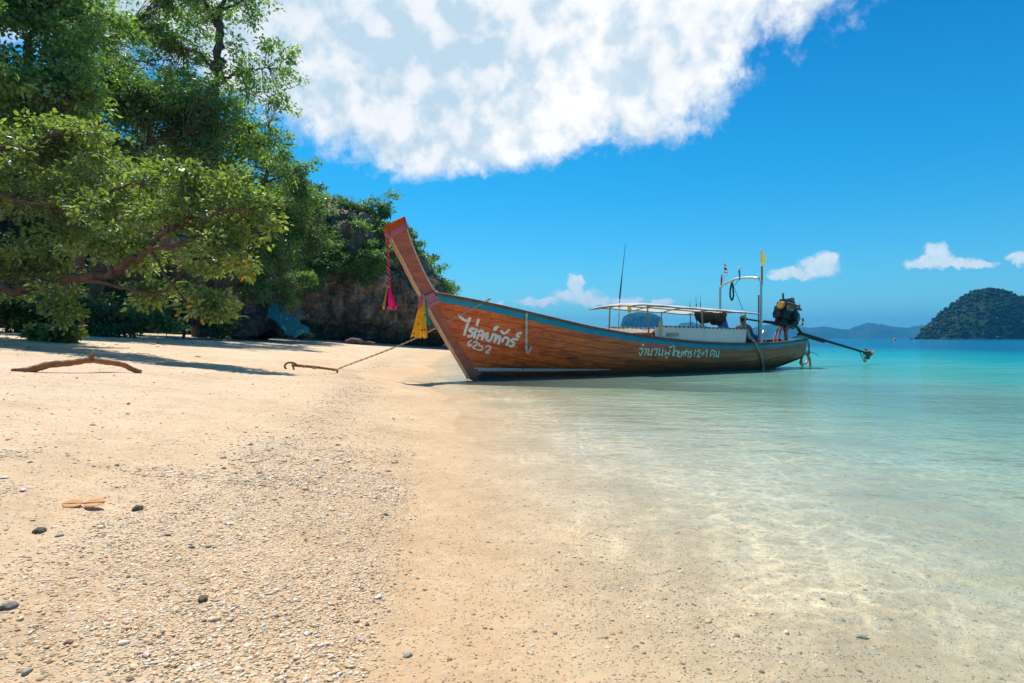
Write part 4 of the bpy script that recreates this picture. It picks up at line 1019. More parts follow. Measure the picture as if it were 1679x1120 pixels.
# pale half-round edge trim of stem and wide stem timber
outer = [(768, 621), (745, 582), (720, 540), (690, 487), (676, 462), (660, 430), (645, 402), (631.5, 374)]
inner_ = [(790, 612), (772, 575), (752, 532), (735, 495), (714, 480), (698, 455), (684, 425), (672, 395), (661, 360)]
po_ = [bp(*q) for q in outer]; pi2 = [bp(*q) for q in inner_]
def stem_poly(half, grow=0.):
    o_ = catmull(po_, 4); i_ = catmull(pi2, 4)
    n = 34
    def rs(c):
        L_ = [0]
        for a, b in zip(c, c[1:]): L_.append(L_[-1] + (b - a).length)
        return [Vector((np.interp(t_, L_, [p.x for p in c]), 0, np.interp(t_, L_, [p.z for p in c]))) for t_ in np.linspace(0, L_[-1], n)]
    return rs(o_), rs(i_)
so_, si_ = stem_poly(.06)
def stem_slab(name, matn, k0, k1, half, grow, parent, keep_thick=True):
    """a slice of the stem timber between stations k0..k1, widened by grow"""
    vs = []; n = k1 - k0 + 1
    for k in range(k0, k1 + 1):
        a, b = so_[k], si_[k]; d = (b - a).normalized()
        h = half * (1.0 if k > 6 else .75 + .04 * k)
        for p, y in ((a - d * grow, -h), (b + d * grow, -h), (b + d * grow, h), (a - d * grow, h)): vs.append((p.x, y, p.z))
    fs = [(i * 4 + k, (i + 1) * 4 + k, (i + 1) * 4 + (k + 1) % 4, i * 4 + (k + 1) % 4) for i in range(n - 1) for k in range(4)] + [(0, 1, 2, 3), tuple((n - 1) * 4 + k for k in (3, 2, 1, 0))]
    return MB().add(vs, fs).build(name, matn, parent)
stem = stem_slab('stem_post', 'stem', 0, 33, .085, 0, boat)
# lower stem sides flare into the planking: cheek boards laid on the bow planks
for side in (-1, 1):
    vs = []; n = 24
    for k in range(n):
        v = .02 + .965 * k / (n - 1)
        for u, o_ in ((.0, .012), (.030 - .012 * v, .012), (.030 - .012 * v, -.02), (.0, -.02)):
            p = hull_pt(np.array([u]), np.array([v]), side)[0]; vs.append((p[0], p[1] + side * o_, p[2]))
    fs = [(i * 4 + q, i * 4 + (q + 1) % 4, (i + 1) * 4 + (q + 1) % 4, (i + 1) * 4 + q) for i in range(n - 1) for q in range(4)] + [(0, 1, 2, 3), ((n - 1) * 4 + 3, (n - 1) * 4 + 2, (n - 1) * 4 + 1, (n - 1) * 4)]
    MB().add(vs, fs).build('cheek_board', 'stem', stem)
for y_ in (-.078, .078):
    MB().tube([p + Vector((.004, y_ * (1 if i > 6 else .8), 0)) for i, p in enumerate(so_)], .020, 7).build('edge_trim', 'trim', stem)
    MB().tube([si_[k] + Vector((-.004, y_, 0)) for k in range(16, 34)], .018, 7).build('edge_trim', 'trim', stem)
top_a, top_b = so_[33], si_[33]
# cloth wound round the prow
def wrap(name, label, k0, k1, matn, grow, half, folds, seed, tilt=0.):
    rg_ = random.Random(seed); root = empty(name, BO, BA); tag(root, label, 'cloth', 'cloths tied round the prow')
    for q in range(folds):
        f0_, f1_ = q / folds, (q + 1.15) / folds
        def stn(t_, c): 
            x = k0 + (k1 - k0) * t_; i = min(32, max(0, int(x))); fr_ = x - i; return c[i].lerp(c[min(33, i + 1)], fr_)
        g_ = grow + rg_.uniform(0, .010); h_ = half + rg_.uniform(0, .010); vs = []
        ring = 20; rows = 5
        for r_ in range(rows):
            t_ = f0_ + (f1_ - f0_) * r_ / (rows - 1); bulge = math.sin(math.pi * r_ / (rows - 1)) * .012
            for a_ in range(ring):
                th = 2 * math.pi * a_ / ring; cx_ = math.copysign(abs(math.cos(th)) ** .35, math.cos(th)); sy_ = math.copysign(abs(math.sin(th)) ** .35, math.sin(th))
                tl = t_ + tilt * cx_ * .5
                a, b = stn(tl, so_), stn(tl, si_); d = (b - a); L_ = d.length; d.normalize(); c = (a + b) / 2
                p = c + d * cx_ * (L_ / 2 + g_ + bulge); vs.append((p.x, sy_ * (h_ + bulge), p.z))
        fs = [(r_ * ring + a_, r_ * ring + (a_ + 1) % ring, (r_ + 1) * ring + (a_ + 1) % ring, (r_ + 1) * ring + a_) for r_ in range(rows - 1) for a_ in range(ring)]
        o = MB().add(vs, fs).build('fold', matn[q % len(matn)], root)
        o.modifiers.new('s', 'SOLIDIFY').thickness = .006
    return root
wrap('prow_cloth', 'pale pink cloth band wound round the foot of the prow neck', 16.2, 18.6, ['pink_pale'], .022, .115, 3, 2, .05)
wrap('prow_cloth', 'orange and pink cloth wound round the top of the prow', 31.0, 33.15, ['pink', 'orange_cloth'], .022, .115, 2, 3, .12)
MB().box((top_a + top_b) / 2 + Vector((-.012, 0, .030)), ((top_b - top_a).length + .05, .20, .03), Matrix.Rotation(-math.atan2(top_b.z - top_a.z, top_b.x - top_a.x), 3, 'Y'), .008).build('prow_cap', 'rust', stem)

# transom, decks, thwarts, ribs
tr_v = hull_pt(np.full(12, 1.0), np.linspace(0, 1, 12), -1); n = 12
vs = [tuple(p) for p in tr_v] + [(p[0], -p[1], p[2]) for p in tr_v] + [(p[0] - .05, p[1], p[2]) for p in tr_v] + [(p[0] - .05, -p[1], p[2]) for p in tr_v]
fs = [(i, i + 1, n + i + 1, n + i) for i in range(n - 1)] + [(2 * n + i, 3 * n + i, 3 * n + i + 1, 2 * n + i + 1) for i in range(n - 1)]
MB().add(vs, fs).build('transom', 'hull', boat)
def deck_piece(name, s0, s1, drop, k=8, matn='deck', inset=.04):
    """a run of separate deck planks across the boat"""
    m_ = (s1 - s0) / k; root = None
    for i in range(k):
        a, b = s0 + m_ * i + .006, s0 + m_ * (i + 1) - .006; vs = []
        for s, in ((a,), (b,)):
            bb = beam(s) - inset; z = sheer(s) - drop
            vs += [(s, -bb, z), (s, bb, z), (s, bb, z - .025), (s, -bb, z - .025)]
        fs = [(0, 4, 5, 1), (3, 2, 6, 7), (0, 1, 2, 3), (4, 7, 6, 5), (0, 3, 7, 4), (1, 5, 6, 2)]
        o = MB().add(vs, fs).build('deck_plank', matn, boat)
deck_piece('fore', -.75, 1.6, .10, 8)
deck_piece('aft', 8.7, 11.05, .05, 9)
MB().add([(s, y, -.12) for s in np.linspace(.5, 9.5, 12) for y in (-.55, .55)], [(i * 2, i * 2 + 2, i * 2 + 3, i * 2 + 1) for i in range(11)]).build('floor', 'deck', boat)
for s in (2.4, 4.2, 5.2, 6.2, 7.2):
    MB().box((s, 0, .42), (.24, 1.5, .035), None, .006).build('thwart', 'deck', boat)

# lettering
def lettering(name, strokes, ox, oy, sc, wid, matn, label):
    mb = MB()
    for st in strokes:
        c = catmull([Vector((ox + x / sc, oy + y / sc, 0)) for x, y in st], 5)
        pts = []; nr = Vector((0, 0, 0))
        for p in c:
            q, n_ = on_hull(p.x, p.y, .010)
            if q is not None: pts.append(q); nr = nr + n_
        if len(pts) < 2: continue
        e0 = (pts[0] - pts[1]).normalized(); e1 = (pts[-1] - pts[-2]).normalized()
        pts = [pts[0] + e0 * wid * .4] + pts + [pts[-1] + e1 * wid * .4]
        mb.tube(pts, [wid * .28] + [wid * .5 * (1 + .10 * math.sin(i * 1.7)) for i in range(len(pts) - 2)] + [wid * .28], 8, True, 0, .22, nr)
    o = mb.build(name, matn, boat); o['label'] = label
    return o
S1 = [[(115, 255), (180, 310), (240, 335), (285, 295)], [(285, 295), (240, 410), (200, 545)], [(415, 320), (390, 405)],
      [(345, 452), (295, 458), (280, 488), (322, 508), (328, 545), (290, 570), (258, 570)], [(385, 465), (365, 520), (350, 590)],
      [(470, 565), (430, 548), (402, 580), (395, 612)], [(418, 502), (460, 482), (488, 512), (488, 570), (470, 620)],
      [(560, 528), (525, 535), (535, 558), (562, 570), (532, 592), (555, 632), (590, 640), (620, 590), (640, 540)], [(715, 430), (670, 440), (660, 468), (685, 465)],
      [(655, 548), (690, 565), (655, 660)], [(665, 640), (712, 578), (745, 582), (735, 640), (720, 685)], [(765, 490), (790, 520), (830, 520), (880, 475)],
      [(785, 650), (790, 620), (830, 590), (870, 607), (870, 650), (845, 705)], [(1010, 620), (950, 615), (915, 640), (950, 665), (950, 700), (920, 725), (890, 715)], [(1065, 520), (1015, 535), (1005, 565), (1030, 575)]]
lettering('name_lettering', S1, 740, 490, 9.331, .062, 'letter', 'hand-painted white name lettering on the bow')
S2 = [[(310, 635), (265, 660), (255, 705), (280, 725), (305, 702), (268, 690)], [(338, 668), (375, 650), (395, 680), (360, 720), (325, 742), (375, 766)],
      [(480, 685), (430, 680), (425, 715), (465, 725), (475, 760), (440, 785), (400, 775)], [(525, 735), (565, 715), (600, 740), (580, 780), (525, 820), (575, 832)]]
lettering('number_lettering', S2, 740, 490, 9.331, .036, 'letter', 'white painted number 6252 under the name')
S3 = [[(240, 268), (275, 260), (278, 300), (255, 355), (232, 325)], [(285, 205), (295, 215), (285, 226), (275, 215), (285, 205)], [(310, 265), (335, 272), (326, 310), (310, 355)],
      [(355, 265), (366, 282), (350, 350), (385, 340)], [(412, 265), (396, 360)], [(435, 278), (470, 265), (476, 300), (455, 358)], [(500, 265), (515, 290), (500, 350), (536, 342)], [(560, 270), (548, 365)],
      [(597, 288), (590, 350), (620, 320), (640, 352), (656, 285)], [(595, 378), (608, 392), (622, 375)], [(645, 240), (665, 250), (690, 225)], [(697, 226), (745, 212)], [(722, 222), (690, 360)],
      [(710, 370), (715, 312), (745, 292), (762, 320), (750, 372)], [(775, 300), (790, 318), (770, 335), (775, 372), (806, 370), (822, 300)], [(835, 372), (840, 320), (866, 302), (872, 330), (860, 376)], [(850, 330), (885, 285)],
      [(890, 305), (912, 312), (900, 380)], [(958, 300), (930, 312), (946, 335), (942, 380), (920, 376)], [(1005, 285), (990, 372)], [(1030, 310), (1055, 285), (1070, 310), (1030, 375), (1076, 375)],
      [(1090, 332), (1128, 332)], [(1112, 310), (1105, 356)], [(1145, 306), (1170, 285), (1155, 382)], [(1210, 382), (1215, 312), (1242, 290), (1266, 312), (1255, 386)], [(1242, 332), (1224, 350)],
      [(1280, 300), (1295, 320), (1285, 372), (1315, 364)], [(1332, 300), (1320, 388)]]
lettering('capacity_lettering', S3, 1020, 540, 8.395, .036, 'letter_green', 'pale green painted passenger-count lettering along the side')

# canopy: arched roof on poles
ZR = lambda s: np.interp(s, [3.9, 4.3, 8.5], [1.70, 1.75, 1.60])
def roof_pt(s, y):   # y -1..1
    fr_ = np.interp(s, [3.85, 4.25, 4.7], [.04, .075, .10])
    return Vector((s, y * .90, ZR(s) + (1 - y * y) * fr_ - .006 * math.sin(s * 6.2 + y)))
vs = [tuple(roof_pt(s, y)) for s in np.linspace(3.95, 8.5, 34) for y in np.linspace(-1, 1, 15)]
cano = link('canopy', np_mesh('canopy', np.array(vs), grid_faces(34, 15)), ['canvas'], boat)
for s in (3.95, 4.55, 5.5, 6.5, 7.5, 8.46):
    MB().tube([roof_pt(s, y) - Vector((0, 0, .028)) for y in np.linspace(-1, 1, 15)], .016, 6).build('roof_bow', 'pole', cano)
for y in (-.985, -.35, .35, .985):
    MB().tube([roof_pt(s, y) - Vector((0, 0, .05 if abs(y) < .9 else .02)) for s in np.linspace(3.97, 8.45, 26)], .016, 6).build('roof_rail', 'pole', cano)
for s in (4.55, 6.4, 8.05):
    for y in (-.86, .86):
        MB().tube([(s, y * (beam(s) - .05) / .9, sheer(s) - .05), roof_pt(s, y) - Vector((0, 0, .02))], .020, 7).build('canopy_pole', 'pole', boat)
# side cloths with stitched top rail
def side_cloth(name, s0, s1, side, z1a, z1b, matn, label):
    n, k = 40, 8; vs = []
    for i in range(n):
        s = s0 + (s1 - s0) * i / (n - 1); zt = z1a + (z1b - z1a) * i / (n - 1); zb = sheer(s) + .03
        for j in range(k):
            t_ = j / (k - 1); y = side * ((beam(s) - .06) * (1 - t_) + .845 * t_ + .012 * math.sin(s * 7 + t_ * 2) + .008 * math.sin(s * 17))
            vs.append((s, y, zb + (zt - zb) * t_))
    o = link(name, np_mesh(name, np.array(vs), grid_faces(n, k)), matn, boat); o['label'] = label
    MB().tube([(s, side * .847, z1a + (z1b - z1a) * (s - s0) / (s1 - s0)) for s in np.linspace(s0, s1, 12)], .014, 6).build('top_rail', 'pole', o)
    for q in range(22):
        s = s0 + (s1 - s0) * (q + .5) / 22; z = z1a + (z1b - z1a) * (q + .5) / 22
        MB().box((s, side * .849, z - .006), (.016, .036, .05), None).build('lashing', 'black', o)
    return o
side_cloth('side_cloth', 4.72, 8.02, -1, 1.215, 1.165, 'canvas', 'white canvas side cloth under the near side of the canopy')
side_cloth('side_cloth', 4.5, 8.0, 1, 1.22, 1.17, 'canvas_pink', 'pinkish canvas side cloth on the far side of the canopy')

# pipe arch behind the canopy
def bpt(px, py, lat): return bp(px, py, lat)
nb = bpt(1248, 560, .60); nt_ = bpt(1247, 462, .60); fb = bpt(1181, 566, -.80); ft = bpt(1181, 472, -.80)
arch = [Vector((nb.x, -.60, sheer(nb.x) - .02)), Vector((nb.x, -.60, nt_.z - .12)), Vector((nb.x - .01, -.58, nt_.z + .02)), Vector((nb.x - .04, -.45, nt_.z + .13)), Vector(((nb.x + fb.x) / 2, .2, nt_.z + .16)),
        Vector((fb.x, .62, ft.z + .10)), Vector((fb.x, .76, ft.z + .02)), Vector((fb.x, .80, ft.z - .14)), Vector((fb.x, .80, sheer(fb.x) - .02))]
A_s = catmull(arch, 7)
ao = MB().tube(A_s, .032, 10).build('pipe_arch', 'steel', boat); ao['label'] = 'grey steel pipe arch standing behind the canopy'
MB().tube([(nb.x - .10, -.60, sheer(nb.x)), (nb.x - .10, -.60, bpt(1245, 484, .6).z)], .022, 8).build('side_post', 'rust', boat)
MB().tube(catmull([(nb.x + .06, -.6, sheer(nb.x)), (nb.x + .06, -.6, 1.0), (nb.x + .16, -.55, 1.12), (nb.x + .30, -.5, 1.1), (nb.x + .34, -.48, sheer(nb.x + .3))], 5), .02, 8).build('hand_rail', 'steel', boat)
MB().tube([bpt(1218, 508, -.1), bpt(1203, 470, -.5), Vector(A_s[-30])], .008, 5).build('stay_line', 'black', boat)
top_bar = A_s[len(A_s) // 2]

# engine on its swivel, long tail shaft, propeller, tiller
def R3(axis, deg): return Matrix.Rotation(R(deg), 3, axis)
e0 = bp(1290, 513, 0.05); ex0, ez0 = e0.x, e0.z
sh_a = bp(1222, 523, 0.0); sh_b = bp(1298, 542, 0.0); sh_c = bp(1418, 578, 0.0); sh_d = bp(1444, 584, 0.0)
ang = math.degrees(math.atan2(sh_c.z - sh_b.z, sh_c.x - sh_b.x)); RT = R3('Y', -ang)
eng = empty('engine', (0, 0, 0), 0, boat); eng['label'] = 'bare black truck engine with hoses on a swivel mount'
def E(x, y, z): return Vector((ex0, 0, ez0)) + RT @ Vector((x, y, z))
MB().box(E(0, 0, -.02), (.62, .40, .40), RT, .04).build('engine_block', 'engine', eng)
MB().box(E(.02, 0, .24), (.60, .30, .16), RT, .03).build('cylinder_head', 'alu', eng)
MB().box(E(.03, 0, .36), (.52, .20, .09), RT, .035).build('valve_cover', 'engine', eng)
MB().box(E(0, 0, -.30), (.54, .30, .18), RT, .05).build('oil_pan', 'black', eng)
MB().lathe([(.20, 0), (.24, .03), (.24, .10), (.16, .22), (.10, .30)], E(.30, 0, -.08), RT @ R3('Y', 90), 18).build('bell_housing', 'alu', eng)
MB().lathe([(.02, -.05), (.10, -.05), (.115, -.02), (.09, 0), (.115, .02), (.10, .05), (.02, .05)], E(-.37, -.10, .16), RT @ R3('Y', 90), 18).build('orange_pulley', 'orange_metal', eng)
MB().lathe([(.02, -.04), (.14, -.04), (.15, 0), (.14, .04), (.02, .04)], E(-.36, 0, -.10), RT @ R3('Y', 90), 18).build('crank_pulley', 'black', eng)
MB().lathe([(.03, -.10), (.085, -.09), (.09, 0), (.085, .09), (.03, .10)], E(-.16, -.26, .08), RT @ R3('Y', 90), 14).build('alternator', 'alu', eng)
MB().lathe([(.05, -.10), (.07, -.08), (.07, .10), (.03, .12)], E(.14, -.27, -.12), RT, 14).build('oil_filter', 'engine', eng)
MB().lathe([(.05, -.13), (.06, -.1), (.06, .12), (.04, .14)], E(.16, -.24, -.28), RT @ R3('Y', 90), 12).build('starter_motor', 'engine', eng)
for k in range(4):
    x = -.2 + k * .14
    MB().tube(catmull([E(x, -.14, .26), E(x, -.24, .27), E(x + .03, -.29, .20), E(.06, -.31, .15)], 4), .026, 7).build('exhaust_runner', 'rust', eng)
MB().tube([E(-.26, -.31, .15), E(.30, -.31, .15)], .036, 8).build('exhaust_manifold', 'rust', eng)
MB().tube([E(-.08, .05, .38), E(-.13, .05, .46), Vector((E(-.13, .05, .46).x, .05, ez0 + .62))], .030, 8).build('exhaust_pipe', 'rust', eng)
MB().lathe([(.03, 0), (.10, .01), (.11, .05), (.11, .12), (.08, .15), (.02, .16)], E(.20, .02, .38), RT, 16).build('air_filter', 'alu', eng)
rh = random.Random(9)
for k in range(9):
    a = E(rh.uniform(-.3, .3), -rh.uniform(.12, .24), rh.uniform(-.1, .36)); b = E(rh.uniform(-.3, .36), -rh.uniform(.1, .26), rh.uniform(-.3, .4)); md = (a + b) / 2 + Vector((rh.uniform(-.08, .08), -.12, rh.uniform(-.06, .12)))
    MB().tube(catmull([a, md, b], 6), rh.uniform(.008, .018), 6).build('hose', ['black', 'engine', 'rust'][k % 3], eng)
MB().tube(catmull([E(.36, -.1, .05), E(.46, -.12, .18), E(.50, -.1, .34), E(.46, -.1, .40)], 5), .010, 5).build('throttle_wire', 'black', eng)
MB().box(E(.02, 0, -.41), (.86, .10, .06), RT, .01).build('mount_beam', 'black', eng)
for y in (-.20, .20): MB().box(E(.02, y, -.40), (.9, .05, .05), RT, .008).build('mount_rail', 'black', eng)
MB().tube(catmull([E(.30, -.24, -.36), E(.50, -.26, -.30), E(.58, -.22, -.16), E(.56, -.2, -.06)], 5), .035, 7, True, 0, .35).build('yellow_guard', 'yellow_metal', eng)
# swivel post
pv = Vector((ex0 + .02, 0, 0))
MB().lathe([(.10, 0), (.10, .05), (.055, .08), (.055, .40), (.09, .43), (.09, .52)], (pv.x, 0, sheer(10.1) - .06), None, 14).build('swivel_post', 'rust', eng)
for y in (-.13, .13): MB().tube([(pv.x - .25, y, sheer(10) - .05), (pv.x - .05, y * .8, ez0 - .40)], .03, 7).build('mount_strut', 'hose', eng)
MB().tube(catmull([E(-.05, .1, -.36), Vector((pv.x - .35, .12, sheer(10) + .18)), Vector((pv.x - .42, .1, sheer(10) - .02))], 6), .028, 7).build('cooling_hose', 'hose', eng)
# tail
tail = MB().tube([E(.5, 0, -.26), sh_b + (sh_c - sh_b) * .12, sh_c], [.055, .050, .038], 10).build('tail_shaft', 'black', boat)
MB().tube([sh_b + (sh_c - sh_b) * .08 - Vector((0, 0, .06)), sh_b + (sh_c - sh_b) * .42 - Vector((0, 0, .06))], [.05, .035], 8).build('shaft_brace', 'black', tail)
MB().lathe([(.045, 0), (.07, .03), (.10, .14), (.10, .26), (.07, .34), (.02, .38)], sh_c, R3('Y', 90 - ang), 14).build('propeller_boss', 'rust', tail)
for k in range(3):
    Rk = R3('Y', -ang) @ R3('X', 120 * k + 70); vs = []
    for t_ in np.linspace(0, 1, 6):
        for q in np.linspace(-1, 1, 5):
            vs.append(sh_c + (sh_d - sh_c).normalized() * .2 + Rk @ Vector((.05 * q * math.sin(.4 + 1.2 * t_) + .02, .07 * q * math.sin(.3 + 2.4 * t_), .05 + .16 * t_)))
    o = MB().add(vs, [(int(f_[0]), int(f_[1]), int(f_[2]), int(f_[3])) for f_ in grid_faces(6, 5)]).build('propeller_blade', 'rust', tail); o.modifiers.new('s', 'SOLIDIFY').thickness = .01
sk = sh_c + (sh_c - sh_b).normalized() * -.15
MB().tube([sk + Vector((-.15, 0, 0)), sk + Vector((.12, 0, -.36)), sk + Vector((.22, 0, -.36)), sk + Vector((.22, 0, -.05))], .014, 6).build('skeg', 'rust', tail)
MB().tube([sk + Vector((.05, 0, -.02)), sk + Vector((.16, 0, -.36))], .012, 6).build('skeg_brace', 'rust', tail)
tl = MB().tube([sh_a, E(-.30, 0, -.42)], [.024, .034], 8).build('tiller', 'black', boat)
MB().tube([sh_a - (sh_b - sh_a).normalized() * .10, sh_a + (sh_b - sh_a).normalized() * .06], .042, 8).build('grip', 'black', tl)
MB().tube([E(-.9, 0, -.44), E(-.30, 0, -.40)], [.02, .06], 8).build('tiller_bracket', 'black', tl)
# hoops and hoses hung over the stern
for k, (x0, x1, zt, y) in enumerate(((11.15, 11.85, .42, -.05), (11.2, 11.68, .40, .12))):
    MB().tube(catmull([(x0 - .15, y, .25), (x0 + .05, y, .36), ((x0 + x1) / 2, y, zt), (x1 - .06, y, .30), (x1, y, .0), (x1, y, -.25)], 6), .035, 8).build('stern_hoop', 'hose', boat)
MB().tube(catmull([(11.0, -.30, .12), (11.15, -.32, .40), (11.32, -.30, .46), (11.42, -.28, .28), (11.28, -.30, .12), (11.05, -.3, .10)], 6), .028, 8).build('stern_hoop', 'hose', boat)
MB().tube(catmull([(11.05, -.25, .55), (11.35, -.3, .50), (11.75, -.3, .42), (11.9, -.3, .36)], 5), .010, 5).build('stern_line', 'black', boat)
# low side rub board at the stern
band('stern_board', 'bottom', .18, .30, .001, .02, .90, 1.)

# ------------------------------------------------------------------ things aboard and tied to the boat
def bthing(name, label, cat, group=None):
    o = empty(name, BO, BA); return tag(o, label, cat, group)
def sway(p, k): return Vector((p.x + k[0], p.y + k[1], p.z + k[2]))

# twisted garland with tassel at the prow tip
gt = bp(634.5, 388, .13); gb = bp(637, 470, .13); gar = bthing('garland', 'long twisted garland with magenta tassel hanging from the prow tip', 'garland')
Lg = gt.z - gb.z
for k, mm in enumerate(('magenta', 'gold_cloth', 'navy', 'pink')):
    pts = []
    for i in range(70):
        t_ = i / 69; th = t_ * 34 + k * math.pi / 2; r_ = .020 * (1 + .25 * math.sin(t_ * 40 + k))
        c = gt.lerp(gb, t_) + Vector((.012 * math.sin(t_ * 3), 0, 0)); pts.append(c + Vector((math.cos(th) * r_, math.sin(th) * r_, 0)))
    MB().tube(pts, .015, 6).build('strand', mm, gar)
MB().ball(gb + Vector((0, 0, 0)), (.045, .045, .05), 2, .1).build('knot', 'pink', gar)
MB().ball(gt + Vector((.01, 0, .03)), (.06, .05, .09), 2, .12).build('knot', 'pink', gar)
def pleat(top, bot, r0, r1, a0, a1, n=26, rows=12, folds=7, amp=.25, seed=0, fray=.05):
    rg_ = random.Random(seed); vs = []; fr_ = [rg_.uniform(-fray, fray) for _ in range(n)]
    for j in range(rows):
        t_ = j / (rows - 1); c = Vector(top).lerp(Vector(bot), t_)
        rad = r0 + (r1 - r0) * t_ ** .8
        for i in range(n):
            th = a0 + (a1 - a0) * i / (n - 1); q = rad * (1 + amp * t_ * math.sin(i / (n - 1) * folds * 2 * math.pi + 2 * t_))
            vs.append((c.x + math.cos(th) * q, c.y + math.sin(th) * q, c.z + fr_[i] * t_ ** 3 + .01 * math.sin(i * 1.3) * t_))
    mb = MB().add(vs, [tuple(int(x) for x in f_) for f_ in grid_faces(rows, n)])
    return mb
tb_ = bp(638, 504, .13)
for nm, mm, a0, a1, dx_, seed in (('tassel_cloth', 'magenta', -2.6, .6, .035, 1), ('tassel_strip', 'gold_cloth', 2.6, 3.9, -.02, 2), ('tassel_strip', 'navy', 3.3, 4.3, .0, 3)):
    o = pleat(gb, tb_ + Vector((dx_, 0, 0)), .025, .105 if mm == 'magenta' else .095, a0, a1, 18, 10, 4, .2, seed, .04).build(nm, mm, gar); pass
for k in range(7):
    p = tb_ + Vector((.02 + .13 * (k / 6 - .3), -.08, .0)); MB().tube([p, p + Vector((.01, 0, -.07))], .005, 5).build('fringe', 'pink', gar)
# yellow patterned scarf below the neck
sc_t = bp(693, 489, .16); sc_b = bp(687, 553, .18); scf = bthing('scarf', 'yellow red-flowered scarf hanging from the pink band under the prow neck', 'scarf')
o = pleat(sc_t, sc_b, .035, .155, math.pi * .75, math.pi * 2.35, 40, 20, 6, .20, 5, .035).build('scarf_cloth', 'scarf', scf); pass
o = pleat(sc_t + Vector((.05, -.01, 0)), sc_t + Vector((.12, 0, -.58)), .015, .045, 3.4, 6.0, 10, 10, 2, .2, 7, .03).build('scarf_strip', 'teal_cloth', scf); o = pleat(sc_t + Vector((-.02, -.02, .02)), sc_t + Vector((-.07, -.02, -.20)), .03, .055, 2.6, 5.8, 12, 8, 3, .25, 8, .03).build('scarf_end', 'pink', scf); o.modifiers.new('s', 'SOLIDIFY').thickness = .004
MB().ball(sc_t + Vector((.0, -.0, .03)), (.055, .05, .06), 2, .15).build('knot', 'pink_pale', scf)

# mooring rope and grapnel anchor
def rope(name, label, pts, r, matn='rope', cat='rope', k=10, group=None):
    q = catmull(pts, k); mb = MB()
    # two-strand lay: a pair of thin tubes wound on each other
    L_ = sum((b - a).length for a, b in zip(q, q[1:])); n = int(min(900, max(30, L_ / (r * 2.2)))); acc = [0]
    for a, b in zip(q, q[1:]): acc.append(acc[-1] + (b - a).length)
    ts = np.linspace(0, acc[-1], n); P_ = np.stack([np.interp(ts, acc, [p[i] for p in q]) for i in range(3)], 1)
    tg = np.gradient(P_, axis=0); tg /= np.linalg.norm(tg, axis=1, keepdims=True) + 1e-9
    a_ = np.cross(tg, np.array([.31, .87, .38])); a_ /= np.linalg.norm(a_, axis=1, keepdims=True); b_ = np.cross(tg, a_)
    root = empty(name, (0, 0, 0)); tag(root, label, cat, group)
    for ph in (0, math.pi):
        th = ts / (r * 6) * 2 * math.pi / 2.2 + ph
        S_ = P_ + (a_ * np.cos(th)[:, None] + b_ * np.sin(th)[:, None]) * r * .5
        MB().tube([Vector(p) for p in S_], r * .62, 5).build('strand', matn, root)
    return root
anc_a = ground_px(480, 606); anc_b = ground_px(552, 612)
A0 = anc_a + Vector((0, 0, .09)); B0 = anc_b + Vector((0, 0, .07))
gw = bp(797, 498, .48); gwx = to_world((gw.x, -beam(gw.x) - .03, sheer(gw.x) + .05))
rope('mooring_rope', 'taut mooring rope running from the gunwale down to the anchor on the sand', [to_world((gw.x + .05, -beam(gw.x) + .25, sheer(gw.x) - .05)), to_world((gw.x + .02, -beam(gw.x) + .02, sheer(gw.x) + .065)), gwx, gwx.lerp(B0, .5) + Vector((0, 0, -.10)), B0 + Vector((.02, 0, .02))], .018)
an = empty('anchor', (0, 0, 0)); tag(an, 'rusty hooked anchor with a wooden shaft lying on the sand', 'anchor')
MB().tube([A0.lerp(B0, -.02), A0.lerp(B0, .5) + Vector((0, 0, .01)), B0], [.032, .030, .024], 9).build('shaft', 'driftwood', an)
MB().tube(catmull([A0.lerp(B0, .10) + Vector((0, -.03, .02)), A0.lerp(B0, .02) + Vector((0, -.02, .05)), A0.lerp(B0, -.10) + Vector((0, -.01, .04)), A0.lerp(B0, -.17) + Vector((0, -.01, -.03)), A0.lerp(B0, -.14) + Vector((0, -.01, -.10))], 5), .020, 8).build('hook', 'rust', an)
MB().tube(catmull([A0.lerp(B0, .10), A0.lerp(B0, .04) + Vector((0, -.08, .02)), A0.lerp(B0, .06) + Vector((.02, -.14, -.08))], 5), .018, 8).build('hook', 'rust', an)
MB().tube(catmull([B0, B0 + Vector((.03, -.03, -.02)), B0 + Vector((.0, -.06, -.12))], 5), .020, 8).build('ring', 'rust', an)
for t_ in (.25, .45, .5, .93): MB().lathe([(.03, -.02), (.037, -.01), (.037, .01), (.03, .02)], A0.lerp(B0, t_), (B0 - A0).to_track_quat('Z', 'Y').to_matrix(), 10).build('binding', 'rope', an)
# ropes over the side
p0, p1 = bp(863, 514, beam(1.9) - .1), None
rs_ = [on_hull(862.5, y, .035)[0] for y in (520, 535, 550, 565, 574)]
rope('hanging_rope', 'pale rope looped over the gunwale and hanging beside the painted name', [to_world(rs_[0] + Vector((0, .14, .06))), to_world(rs_[0] + Vector((0, .01, .10)))] + [to_world(q) for q in rs_] + [to_world(on_hull(866, 577, .03)[0]), to_world(on_hull(871, 567, .03)[0])], .030, 'rope_pale')
rs_ = [on_hull(x, y, .035)[0] for x, y in ((1238, 568), (1245, 580), (1248, 592), (1250, 601))]
rope('hanging_rope', 'rope running from the side cloth over the rail into the water at the stern', [to_world(bp(1226, 541, .86)), to_world(bp(1229, 552, .88)), to_world(rs_[0] + Vector((0, 0, .09)))] + [to_world(q) for q in rs_] + [to_world(rs_[-1] + Vector((0, 0, -.12)))], .032, 'rope')
rope('hanging_rope', 'short rope looped over the stern corner beside the hoops', [to_world(p) for p in ((10.5, -.45, .93), (11.0, -.40, .95), (11.22, -.42, .84), (11.30, -.40, .5), (11.28, -.40, .34))], .034, 'rope')
